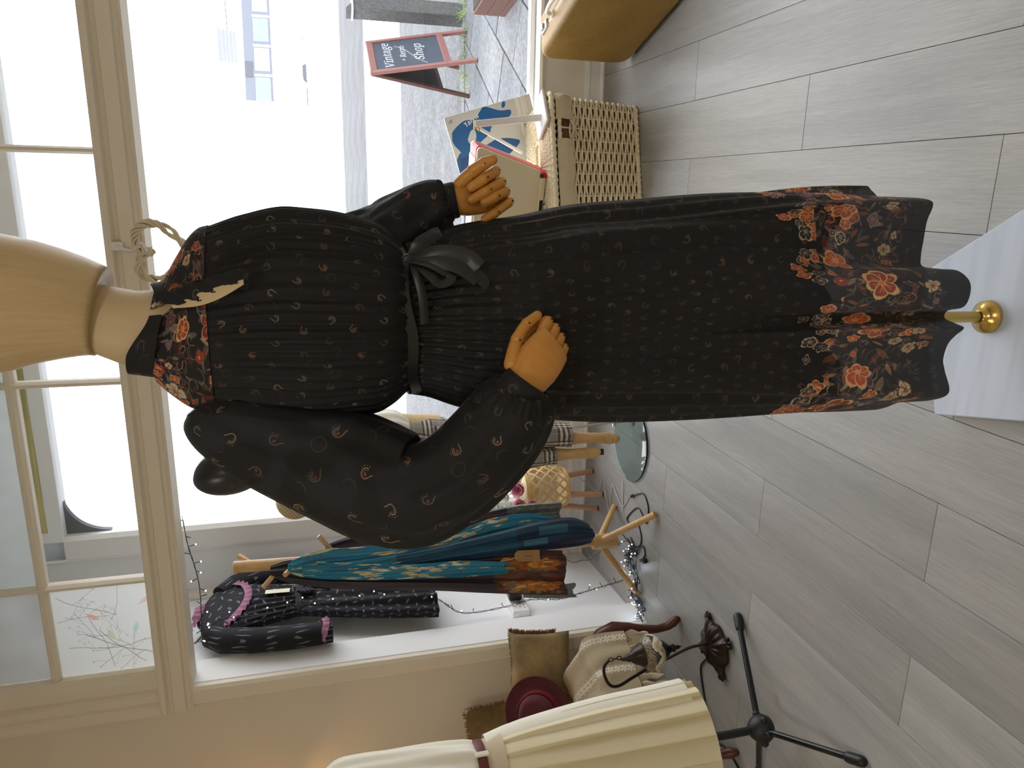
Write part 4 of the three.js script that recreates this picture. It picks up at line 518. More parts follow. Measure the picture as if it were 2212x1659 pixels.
{ // parked cars, the bleaching by glare painted into their colours
  const pal = [['hatchback painted bleached white with paled tail lamps, nearest the bus front', [246, 246, 246]], ['saloon painted bleached white with paled wheels parked below the bus middle', [244, 245, 246]], ['car painted a glare-paled lilac at the left end of the parked row', [232, 232, 244]]];
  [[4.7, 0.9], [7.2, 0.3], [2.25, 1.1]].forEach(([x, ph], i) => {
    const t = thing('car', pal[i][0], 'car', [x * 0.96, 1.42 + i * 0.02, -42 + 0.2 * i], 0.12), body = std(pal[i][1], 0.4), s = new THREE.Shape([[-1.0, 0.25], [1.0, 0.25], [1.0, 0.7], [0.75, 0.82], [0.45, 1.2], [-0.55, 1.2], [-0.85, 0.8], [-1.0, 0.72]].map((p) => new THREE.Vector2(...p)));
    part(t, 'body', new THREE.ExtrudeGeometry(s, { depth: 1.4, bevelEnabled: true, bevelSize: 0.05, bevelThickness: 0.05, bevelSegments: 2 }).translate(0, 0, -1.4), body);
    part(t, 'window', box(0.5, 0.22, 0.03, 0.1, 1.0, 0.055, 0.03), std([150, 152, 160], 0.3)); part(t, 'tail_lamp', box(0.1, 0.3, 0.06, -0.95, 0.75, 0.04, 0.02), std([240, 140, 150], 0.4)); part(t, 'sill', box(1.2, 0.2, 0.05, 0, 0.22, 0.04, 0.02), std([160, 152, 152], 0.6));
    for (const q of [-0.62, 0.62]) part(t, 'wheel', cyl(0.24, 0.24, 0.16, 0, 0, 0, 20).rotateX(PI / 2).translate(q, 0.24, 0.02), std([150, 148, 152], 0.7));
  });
}
{
  const t = thing('house', 'white house with grey slate pieces on a roof painted overexposed white, up the hill behind the bus', 'house', [11.5, 2.2, -72]);
  part(t, 'wall', box(7.5, 5.6, 5, 2.2, 2.8, -3, 0.05), std([250, 250, 250], 0.8));
  const sl = std([128, 130, 142], 0.8); part(t, 'bargeboard', beamBar([1.6, 10.3, 2.5], [-1.5, 7.6, 2.5], 0.7, 0.2, [1, -1, 0]), std([150, 154, 160], 0.8));
  const roof = part(t, 'roof', box(6.5, 0.2, 3.2, 2, 5.75, 0.2), std([250, 250, 250], 0.8));  // dark tiled roof whitened in its colour to stand for overexposure
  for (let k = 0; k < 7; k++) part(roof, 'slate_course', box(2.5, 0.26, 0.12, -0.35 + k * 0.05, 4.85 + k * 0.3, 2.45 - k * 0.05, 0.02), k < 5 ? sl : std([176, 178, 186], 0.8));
  for (let k = 0; k < 6; k++) part(t, 'gable_slat', box(0.12, 1.6, 0.1, -0.9 + k * 0.42, 7.6 + k * 0.14, 2.4).rotateZ(0), std([206, 208, 214], 0.8));
}
{
  const g = [], r = rng(19); for (let i = 0; i < 90; i++) { const k = i / 90; g.push(new THREE.IcosahedronGeometry(0.09 + 0.12 * r(), 1).translate(5.2 + k * 2.9, 0.72 - k * 0.22 + (r() - 0.5) * 0.14, -43.2 + (r() - 0.5) * 0.3)); }
  const o = solo('hedge', 'low straggly yellow-green hedge strip beyond the road', 'hedge', merge(g), std([150, 146, 104], 0.95)); o.userData.kind = 'stuff';
}

// ---------------------------------------------------------------- second mannequin on a glass disc
{
  const A = [-1.19, 0, -3.2], TURN = 0.3545;
  const t = thing('mannequin', 'wooden-legged shop mannequin standing on a round glass base behind the long dress', 'mannequin', A, TURN);
  const leg = (p, r) => limb(p, r, { seg: 20, round1: true, up: V(1, 0, 0.2) });
  part(t, 'leg', leg([[0.06, 0.95, -0.04], [0.055, 0.7, -0.03], [0.045, 0.5, -0.03], [0.035, 0.36, -0.02], [0.03, 0.25, -0.01], [0.024, 0.17, 0.0], [0.018, 0.12, 0.012], [0.014, 0.088, 0.02]], [0.08, 0.065, 0.05, 0.04, [0.027, 0.026], [0.022, 0.026], [0.021, 0.03], [0.017, 0.022]]), M.beech);
  part(t, 'leg', leg([[-0.03, 0.95, -0.05], [-0.04, 0.7, -0.04], [-0.045, 0.5, -0.04], [-0.043, 0.41, -0.03], [-0.044, 0.34, -0.02], [-0.045, 0.26, -0.01], [-0.046, 0.21, 0.005], [-0.045, 0.185, 0.014]], [0.08, 0.065, 0.048, 0.036, [0.026, 0.026], [0.021, 0.026], [0.019, 0.03], [0.015, 0.02]]), M.beech);
  part(t, 'foot_block', box(0.03, 0.02, 0.03, -0.045, 0.168, 0.012, 0.004), M.dark);
  part(t, 'torso', loft([[0.95, 0.06, 0.13, 0.09], [1.1, 0.09, 0.11, 0.08], [1.2, 0.09, 0.13, 0.09], [1.32, 0.07, 0.13, 0.08], [1.38, 0.05, 0.05, 0.05], [1.46, 0.03, 0.045, 0.045]].map(([y, c, a, b]) => ell(c, y, -0.04, a, b, 28)), { cap0: true, cap1: true }), M.head);
  part(t, 'head', new THREE.SphereGeometry(0.085, 28, 20).scale(0.85, 1.25, 1).translate(0.0, 1.55, -0.04), M.head);
  part(t, 'rod', [rod([0.1, 0.012, 0.05], [0.098, 0.1, 0.045], 0.009), rod([0.098, 0.1, 0.045], [0.07, 0.45, -0.02], 0.006)], M.steel);
  part(t, 'rod_flange', lathe([[0, 0.034], [0.012, 0.034], [0.016, 0.02], [0.03, 0.014], [0.031, 0.012], [0, 0.012]]).translate(0.1, 0, 0.05), M.steel);
  part(t, 'clamp', [rod([0.075, 0.1, 0.045], [0.128, 0.105, 0.04], 0.009), new THREE.SphereGeometry(0.014, 14, 10).translate(0.132, 0.107, 0.04), new THREE.SphereGeometry(0.013, 14, 10).translate(0.098, 0.1, 0.045)], M.steel);
  part(t, 'glass_base', lathe([[0, 0.001], [0.203, 0.001], [0.207, 0.004], [0.207, 0.01], [0.203, 0.0125], [0, 0.0125]], 96), phys([250, 255, 255], 0.02, { transmission: 1, thickness: 0.012, ior: 1.5, attenuationColor: rgb(170, 218, 216), attenuationDistance: 0.09 }));
  part(t, 'sticker', box(0.07, 0.0006, 0.026, -0.045, 0.0132, 0.178), std([240, 244, 246], 0.6));
  // plaid trousers
  const plaid = canvasTex(512, 512, (c, w) => { c.fillStyle = '#8d8781'; c.fillRect(0, 0, w, w); const bars = [[40, 34, '#43332c'], [84, 34, '#d9d3c8'], [128, 34, '#3c2d28'], [172, 34, '#d9d3c8'], [216, 34, '#43332c'], [20, 5, '#c8b48e'], [262, 5, '#c8b48e'], [385, 5, '#e3ded6']]; for (const v of [0, 1]) { c.globalAlpha = v ? 0.62 : 0.8; for (const [p, s, col] of bars) { c.fillStyle = col; v ? c.fillRect(p, 0, s, w) : c.fillRect(0, p, w, s); } } c.globalAlpha = 0.12; for (let i = 0; i < w; i += 4) { c.fillStyle = i % 8 ? '#000' : '#fff'; c.fillRect(0, i, w, 2); } });
  const pm = std(0xffffff, 0.85, { map: plaid, side: THREE.DoubleSide });
  const tr = thing('trousers', 'grey and brown plaid cropped trousers on the mannequin with the glass base', 'trousers', A, TURN);
  const legT = (rows) => loft(Array.from({ length: 40 }, (_, i) => { const y = lerp(rows[0][0], rows[rows.length - 1][0], i / 39), [c, a, b, z] = table(rows, y); return Array.from({ length: 60 }, (_, j) => { const q = (j / 60) * 2 * PI, w = 0.003 * Math.sin(q * 5 + y * 20) + 0.002 * Math.sin(q * 8 - y * 33); return [c + Math.cos(q) * (a + w), y, z + Math.sin(q) * (b + w)]; }); }), { uv: (i, j) => [j / 60 * 3.2, -i / 39 * 4.6] });
  part(tr, 'leg', legT([[1.0, 0.095, 0.075, 0.09, -0.03], [0.8, 0.078, 0.076, 0.08, -0.03], [0.6, 0.064, 0.068, 0.07, -0.02], [0.45, 0.055, 0.06, 0.06, -0.015], [0.315, 0.047, 0.055, 0.055, -0.01]]), pm);
  part(tr, 'leg', legT([[1.0, 0.01, 0.08, 0.09, -0.04], [0.8, -0.02, 0.078, 0.08, -0.04], [0.6, -0.042, 0.058, 0.065, -0.035], [0.5, -0.047, 0.048, 0.055, -0.03], [0.395, -0.048, 0.041, 0.046, -0.025]]), pm);
  part(tr, 'waist', loft([[0.93, 0.06, 0.115, 0.1], [1.0, 0.075, 0.105, 0.1], [1.06, 0.09, 0.086, 0.09], [1.128, 0.1, 0.078, 0.082]].map(([y, c, a, b]) => ell(c, y, -0.035, a, b, 60)), { uv: (i, j) => [j / 60 * 4.5, i / 3 * 1.6] }), pm);
  const bl = thing('blouse', 'cream blouse tucked into the plaid trousers', 'blouse', A, TURN);
  part(bl, 'body', loft(Array.from({ length: 24 }, (_, i) => { const y = lerp(1.1, 1.37, i / 23), [c, a, b] = table([[1.1, 0.1, 0.082, 0.085], [1.16, 0.1, 0.12, 0.11], [1.25, 0.085, 0.138, 0.105], [1.32, 0.07, 0.135, 0.09], [1.37, 0.05, 0.07, 0.06]], y); return Array.from({ length: 60 }, (_, j) => { const q = j / 60 * 2 * PI, w = 0.003 * Math.sin(q * 13); return [c + Math.cos(q) * (a + w), y, -0.035 + Math.sin(q) * (b + w)]; }); })), std([236, 230, 220], 0.8, { side: THREE.DoubleSide }));
  const ht = thing('straw_hat', 'wide cream straw hat showing behind the sheer sleeve', 'hat', [A[0], 0, A[2]], TURN);
  const straw = std([226, 204, 160], 0.75, { side: THREE.DoubleSide, map: dataTex(256, 256, (u, v) => { const k = 205 + 34 * Math.sin(v * 40 * PI) * (0.6 + 0.4 * noise(u * 60, v * 40, 60, 40, 5)) + 12 * Math.sin(u * 240 * PI); return [k, k, k]; }) });
  const prof = []; for (let i = 0; i <= 24; i++) { const k = i / 24; prof.push(k < 0.5 ? [0.002 + 0.085 * Math.sin(k * PI), 0.1 * Math.cos(k * PI * 0.95) + 0.012] : [lerp(0.088, 0.19, (k - 0.5) * 2), 0.012 - 0.02 * Math.sin((k - 0.5) * 2 * PI * 0.5) * 1.6]); }
  part(ht, 'crown_and_brim', lathe(prof, 64).rotateZ(0.72).rotateX(0.15).translate(-0.14, 1.6, -0.05), straw);
}
// ---------------------------------------------------------------- basket stool with silk peonies
{
  const t = thing('basket_planter', 'round bamboo lattice basket on wooden legs holding silk peonies', 'planter', [-1.565, 0, -3.565], 0.4);
  const bam = std([226, 190, 128], 0.6), R = (y) => 0.1 + 0.022 * Math.sin(clamp((y - 0.21) / 0.25, 0, 1) * PI) + 0.012 * clamp((y - 0.3) / 0.15, 0, 1);
  for (const dir of [1, -1]) for (let k = 0; k < 13; k++) { const a0 = (k / 13) * 2 * PI, rr = []; for (let i = 0; i <= 16; i++) { const y = 0.215 + i * 0.015, a = a0 + dir * i * 0.115, r = R(y) + 0.0018 * (dir * ((i + k) % 2 ? 1 : -1)); const c = [Math.cos(a) * r, y, Math.sin(a) * r], tx = -Math.sin(a), tz = Math.cos(a), w = 0.0048; rr.push([[c[0] - tx * w, y - dir * -w * 0.5, c[2] - tz * w], [c[0] + tx * w, y + dir * -w * 0.5, c[2] + tz * w], [c[0] * 1.02 + tx * w, y + dir * -w * 0.5, c[2] * 1.02 + tz * w], [c[0] * 1.02 - tx * w, y - dir * -w * 0.5, c[2] * 1.02 - tz * w]]); } part(t, 'bamboo_strip', loft(rr), bam); }
  for (const [y, r] of [[0.213, 0.098], [0.222, 0.101], [0.455, 0.112], [0.446, 0.114]]) part(t, 'hoop', new THREE.TorusGeometry(r, 0.0055, 8, 60).rotateX(PI / 2).translate(0, y, 0), bam);
  part(t, 'inner_pot', loft([[0.216, 0.09], [0.228, 0.09]].map(([y, q]) => ell(0, y, 0, q, q, 30)), { cap0: true, cap1: true }), std([214, 190, 150], 0.8)); part(t, 'foam', lathe([[0, 0.455], [0.05, 0.45], [0.085, 0.43], [0.07, 0.38], [0, 0.37]], 30), std([196, 186, 150], 0.9));
  for (const [x, z] of [[0.07, -0.1], [-0.06, 0.02], [-0.14, -0.08]]) { const l = part(t, 'leg', rod([x * 0.75, 0.225, z * 0.7], [x, 0.006, z], 0.016, 0.014, 18), std([206, 158, 124], 0.5)); part(l, 'leg_tip', rod([x, 0.006, z], [x, 0, z], 0.0145, 0.0145, 18), M.dark); }
  const petal = (s, cup) => { const rr = []; for (let i = 0; i <= 6; i++) { const k = i / 6, w = s * 0.5 * Math.sin(PI * (0.12 + 0.8 * k)) , y = s * k, z = cup * s * k * k; rr.push(Array.from({ length: 7 }, (_, j) => { const u = j / 6 - 0.5; return [u * 2 * w, y + 0.05 * s * Math.sin(j * 2.4) * k, z - Math.abs(u) * Math.abs(u) * w * 1.4 + 0.03 * s * Math.sin(j * 3 + i)]; })); } return loft(rr, { closed: false }); };
  const peony = (label, x, y, z, s, tilt, turn, seed, cols) => {
    const f = thing('silk_peony', label, 'flower', [x, y, z], turn, undefined), r = rng(seed); f.rotation.x = tilt; const rings = [[0.2, 8, 0.35, 0], [0.5, 9, 0.62, 1], [0.85, 9, 0.85, 1], [1.2, 8, 0.95, 2]];
    const pm = cols.map((c) => phys(c, 0.8, { side: THREE.DoubleSide, transmission: 0.35 }));
    for (const [open, n, sc, ci] of rings) for (let k = 0; k < n; k++) { const g = petal(s * sc * (0.9 + 0.2 * r()), -0.25); g.rotateX(open * 0.9 - 0.1 + 0.15 * r()).translate(0, -0.1 * s, 0.06 * s * open).rotateY((k / n) * 2 * PI + open * 2 + 0.2 * r()); part(f, 'petal', g, pm[ci]); }
    part(f, 'stem', rod([0, -0.09, 0], [0, -0.02, 0], 0.003), std([110, 140, 90], 0.8));
  };
  const pk = [[236, 158, 186], [246, 184, 206], [250, 206, 220]];
  peony('large open pink silk peony at the right of the basket', -1.53, 0.485, -3.52, 0.058, 1.0, 0.5, 1, pk); peony('pink silk peony drooping at the left of the basket rim', -1.615, 0.482, -3.5, 0.052, 1.2, 0.1, 2, pk); peony('small pale pink silk peony low on the basket rim', -1.59, 0.435, -3.44, 0.034, 1.3, 0.4, 3, [[236, 170, 188], [242, 190, 204], [246, 206, 216]]);
  peony('white silk peony behind the pink ones in the basket', -1.6, 0.535, -3.58, 0.04, 0.7, 0.2, 4, [[238, 236, 226], [244, 243, 238], [246, 246, 244]]);
  const ev = thing('leaf_spray', 'pale green eucalyptus sprays sticking up from the basket', 'foliage', [-1.655, 0.44, -3.55], 0), gm = [std([150, 176, 148], 0.8, { side: THREE.DoubleSide }), std([188, 204, 186], 0.8, { side: THREE.DoubleSide })], er = rng(31);
  for (let k = 0; k < 6; k++) { const a = er() * 6.3, tip = [Math.cos(a) * 0.05 - 0.02, 0.14 + 0.07 * er(), Math.sin(a) * 0.05]; part(ev, 'stem', tube([[0, 0, 0], [tip[0] * 0.4, tip[1] * 0.5, tip[2] * 0.4], tip], 0.002, 12, 5), gm[0]); for (let q = 0; q < 9; q++) { const u = 0.35 + q * 0.08, g = new THREE.CircleGeometry(0.012 + 0.007 * er(), 10).scale(1, 0.75, 1).rotateX(er() * 2 - 1).rotateY(er() * 6).translate(tip[0] * u + (er() - 0.5) * 0.024, tip[1] * u, tip[2] * u + (er() - 0.5) * 0.024); part(ev, 'leaf', g, gm[q % 2]); } }
}
// ---------------------------------------------------------------- wooden coat stand with scarves
{
  const A = [-1.66, 0, -3.05], TURN = 0.4984;
  const t = thing('coat_stand', 'pale wooden coat stand on three splayed legs hung with scarves', 'coat stand', A, TURN);
  part(t, 'pole', [rod([0.012, 0.13, 0], [0.07, 1.885, 0], 0.024, 0.026, 28), new THREE.SphereGeometry(0.026, 24, 12).scale(1, 0.35, 1).translate(0.07, 1.885, 0)], M.beech);
  part(t, 'hub', [rod([0.009, 0.118, 0], [0.014, 0.235, 0], 0.038, 0.037, 32), rod([0.009, 0.114, 0], [0.009, 0.118, 0], 0.034, 0.038, 32)], M.beech);
  const W2 = (x, y, z) => { const c = Math.cos(TURN), s = Math.sin(TURN), dx = x - A[0], dz = z - A[2]; return [dx * c - dz * s, y, dx * s + dz * c]; };
  for (const [x, z] of [[-1.436, -2.86], [-1.602, -3.33], [-1.92, -2.975]]) { const f = W2(x, 0.012, z); part(t, 'leg', rod([f[0] * 0.08 + 0.01, 0.19, f[2] * 0.08], f, 0.0165, 0.0155, 20), M.beech); }
  for (const [a, b] of [[[0.068, 1.8, 0], [0.118, 1.872, -0.05]], [[0.064, 1.68, 0], [-0.03, 1.768, 0.03]], [[0.062, 1.62, 0.02], [0.014, 1.672, 0.1]], [[0.058, 1.44, 0], [0.168, 1.527, 0.03]]]) part(t, 'peg', rod(a, b, 0.0105, 0.011, 16), M.beech);
  // scarves: flattened, folded falls of thin cloth with a front and a back layer
  const fall = (rows, folds, amp, depth, seed, N = 70, R = 70) => { const r = rng(seed), ph = [r() * 6, r() * 6, r() * 6], rr = []; for (let i = 0; i <= R; i++) { const y = lerp(rows[0][0], rows[rows.length - 1][0], i / R), [l, rt, z] = table(rows, y), w = rt - l, g = clamp(w / 0.12, 0.25, 1), ring = []; for (let s = 0; s < 2; s++) for (let j = 0; j < N; j++) { const u = s ? 1 - j / N : j / N, a = amp * g * (Math.sin(u * folds * 2 * PI + ph[0] + i * 0.02) + 0.5 * Math.sin(u * folds * 4.4 * PI + ph[1] - i * 0.03)); ring.push([l + w * u + 0.25 * a, y + (i === R ? 0.01 * Math.sin(u * 7 + ph[2]) : 0), z + a + (s ? -depth : depth) * Math.sin(PI * clamp(u, 0.03, 0.97))]); } rr.push(ring); } return loft(rr, { cap0: true, uv: (i, j) => [j / (2 * N) * 2, 1 - i / R] }); };
  const blossom = (c, x, y, s, r, cols) => { for (let k = 0; k < 12; k++) { c.fillStyle = cols[Math.floor(r() * cols.length)]; c.beginPath(); c.ellipse(x + (r() - 0.5) * s * 2, y + (r() - 0.5) * s * 1.6, s * (0.3 + r() * 0.4), s * (0.2 + r() * 0.3), r() * 3, 0, 7); c.fill(); } };
  const teal = canvasTex(512, 1024, (c, w, h) => { c.fillStyle = '#1f7f9d'; c.fillRect(0, 0, w, h); const r = rng(81); for (let i = 0; i < 60; i++) { c.fillStyle = `rgba(${10 + 40 * r()},${70 + 60 * r()},${110 + 60 * r()},.25)`; c.fillRect(r() * w, r() * h, 20 + 60 * r(), 60 + 160 * r()); } for (let i = 0; i < 9; i++) { c.strokeStyle = 'rgba(110,84,58,.8)'; c.lineWidth = 6 + 6 * r(); let x = r() * w, y = r() * h * 0.9; c.beginPath(); c.moveTo(x, y); for (let k = 0; k < 4; k++) { x += (r() - 0.5) * 120; y += 50 * r(); c.lineTo(x, y); } c.stroke(); } for (let i = 0; i < 34; i++) blossom(c, r() * w, r() * h * 0.92, 18 + 30 * r(), r, ['#d6cfae', '#c2bd9a', '#b59a60', '#8b9f80', '#e0dac2']); });
  const navy = canvasTex(512, 1024, (c, w, h) => { const g = c.createLinearGradient(0, 0, 0, h); c.fillStyle = '#1c7d9d'; c.fillRect(0, 0, w, h * 0.4); c.fillStyle = '#0f3f5c'; c.fillRect(0, h * 0.3, w, h * 0.5); c.fillStyle = '#12233f'; c.fillRect(0, h * 0.72, w, h * 0.28); const r = rng(82); for (let i = 0; i < 80; i++) { c.fillStyle = ['rgba(16,80,112,.3)', 'rgba(10,40,66,.35)', 'rgba(40,104,130,.25)'][Math.floor(r() * 3)]; c.fillRect(r() * w, r() * h, 30 + 60 * r(), 60 + 200 * r()); } c.fillStyle = 'rgba(60,112,136,.8)'; c.fillRect(90, h * 0.74, 120, 90); c.fillRect(270, h * 0.8, 130, 110); for (let i = 0; i < 8; i++) blossom(c, r() * w, r() * h * 0.3, 16, r, ['#d6cfae', '#b59a60']); });
  const plum = canvasTex(512, 1024, (c, w, h) => { c.fillStyle = '#46303c'; c.fillRect(0, 0, w, h); const r = rng(83); for (let i = 0; i < 120; i++) { c.fillStyle = ['rgba(70,44,58,.35)', 'rgba(40,30,40,.4)', 'rgba(120,64,62,.18)'][Math.floor(r() * 3)]; c.fillRect(r() * w, r() * h, 20 + 70 * r(), 100 + 200 * r()); } c.fillStyle = '#5d625e'; c.fillRect(0, h * 0.76, w, h * 0.24); for (let i = 0; i < 60; i++) blossom(c, r() * w, h * (0.77 + 0.2 * r()), 12, r, ['#7f917c', '#9aa694', '#4c5a4c', '#8c5a58']); });
  const ochre = canvasTex(512, 1024, (c, w, h) => { c.fillStyle = '#2b2630'; c.fillRect(0, 0, w, h); const r = rng(84); for (let i = 0; i < 80; i++) { c.fillStyle = 'rgba(58,44,54,.35)'; c.fillRect(r() * w, r() * h * 0.7, 20 + 50 * r(), 100 + 160 * r()); } c.fillStyle = '#4a2a22'; c.fillRect(0, h * 0.74, w, h * 0.26); for (let i = 0; i < 70; i++) { c.fillStyle = ['#7a4030', '#5c3026', '#8d5234', '#6e5a4e'][Math.floor(r() * 4)]; c.globalAlpha = 0.5; c.beginPath(); c.ellipse(r() * w, h * (0.75 + 0.24 * r()), 20 + 30 * r(), 12 + 22 * r(), r() * 3, 0, 7); c.fill(); } c.globalAlpha = 1; for (const x0 of [0.08, 0.58]) { for (let i = 0; i < 70; i++) { c.fillStyle = ['#c07a28', '#d8933a', '#b8642a', '#e0ac5a', '#9c5a28'][Math.floor(r() * 5)]; c.beginPath(); c.ellipse(w * (x0 + 0.2 * r()), h * (0.78 + 0.19 * r()), 10 + 24 * r(), 8 + 16 * r(), r() * 3, 0, 7); c.fill(); } c.fillStyle = '#6c6a70'; c.beginPath(); c.ellipse(w * (x0 + 0.1), h * 0.8, 22, 18, 0, 0, 7); c.fill(); for (let i = 0; i < 14; i++) { c.fillStyle = ['#5c6a44', '#7d8a5a', '#6a3034'][i % 3]; c.beginPath(); c.ellipse(w * (x0 - 0.04 + 0.02 * r()), h * (0.78 + 0.2 * r()), 9, 14, r() * 3, 0, 7); c.fill(); } } });
  const silk = (map, o = {}) => phys(0xffffff, 0.55, { map, sheen: 0.3, sheenColor: rgb(150, 170, 180), side: THREE.DoubleSide, ...o });
  const sc = (label, geo, m) => { const o = thing('scarf', label, 'scarf', A, TURN); part(o, 'cloth', geo, m); return o; };
  const s4 = sc('dark scarf with an ochre and brown border hanging at the left of the coat stand', fall([[1.735, 0.012, 0.06, 0.02], [1.66, -0.02, 0.08, 0.03], [1.5, -0.06, 0.07, 0.035], [1.3, -0.088, 0.05, 0.04], [1.0, -0.128, 0.02, 0.04], [0.8, -0.16, 0.012, 0.045], [0.6, -0.19, 0.01, 0.05], [0.41, -0.214, -0.01, 0.05]], 3, 0.008, 0.012, 91), silk(ochre));
  part(s4, 'gauze_edge', fall([[0.62, -0.205, -0.18, 0.03], [0.5, -0.222, -0.17, 0.03], [0.37, -0.232, -0.165, 0.035]], 1, 0.003, 0.004, 97, 30, 20), phys([92, 100, 92], 0.8, { transparent: true, opacity: 0.75, side: THREE.DoubleSide }));
  sc('plum scarf with a sheer grey-green end at the right of the coat stand', fall([[1.5, 0.07, 0.125, 0.0], [1.38, 0.06, 0.155, -0.01], [1.1, 0.07, 0.178, -0.02], [0.86, 0.09, 0.2, -0.03], [0.58, 0.12, 0.23, -0.04], [0.37, 0.13, 0.226, -0.04]], 2, 0.007, 0.012, 92), silk(plum, { transparent: true, opacity: 0.94 }));
  sc('bright teal scarf with pale blossoms, the shorter of the two teal falls', fall([[1.66, 0.02, 0.055, 0.085], [1.6, -0.005, 0.075, 0.07], [1.5, -0.025, 0.05, 0.075], [1.3, -0.05, 0.02, 0.08], [1.1, -0.066, 0.0, 0.085], [0.9, -0.08, -0.008, 0.085], [0.7, -0.088, -0.034, 0.08]], 2, 0.007, 0.01, 93), silk(teal));
  sc('teal scarf with blossoms crossing to the right with a navy end', fall([[1.645, 0.03, 0.07, 0.09], [1.52, 0.03, 0.105, 0.07], [1.39, 0.03, 0.1, 0.06], [1.1, 0.04, 0.1, 0.05], [0.886, 0.065, 0.13, 0.03], [0.75, 0.085, 0.168, 0.01], [0.557, 0.1, 0.18, 0.0], [0.44, 0.1, 0.155, 0.0]], 2, 0.006, 0.01, 94), silk(teal));
  sc('dark blue scarf hanging lowest, in front of the coat stand pole', fall([[1.6, 0.005, 0.04, 0.088], [1.4, -0.015, 0.045, 0.075], [1.1, -0.006, 0.06, 0.07], [0.7, 0.0, 0.11, 0.06], [0.5, 0.0, 0.14, 0.055], [0.33, 0.002, 0.14, 0.05], [0.25, 0.012, 0.1, 0.05]], 2, 0.008, 0.012, 95), silk(navy));
  const tg = thing('price_tag', 'brown card price tag tied to the ochre-bordered scarf', 'tag', A, TURN);
  const ts = new THREE.Shape([[-0.024, -0.065], [0.026, -0.065], [0.026, 0.04], [0.012, 0.055], [-0.01, 0.055], [-0.024, 0.04]].map((p) => new THREE.Vector2(...p)));
  part(tg, 'card', new THREE.ExtrudeGeometry(ts, { depth: 0.0015, bevelEnabled: false }).rotateZ(-0.06).translate(-0.018, 0.6, 0.085), std([168, 128, 84], 0.8)); part(tg, 'print', [box(0.032, 0.0012, 0.0004, -0.018, 0.57, 0.0867), box(0.032, 0.0012, 0.0004, -0.018, 0.61, 0.0867), box(0.0012, 0.04, 0.0004, -0.034, 0.59, 0.0867), box(0.0012, 0.04, 0.0004, -0.002, 0.59, 0.0867), box(0.004, 0.026, 0.0004, -0.018, 0.59, 0.0867)], std([112, 82, 52], 0.8)); part(tg, 'string', tube([[-0.02, 0.648, 0.087], [-0.026, 0.68, 0.09], [-0.03, 0.72, 0.085]], 0.002, 12, 5), std([210, 170, 140], 0.8));
}

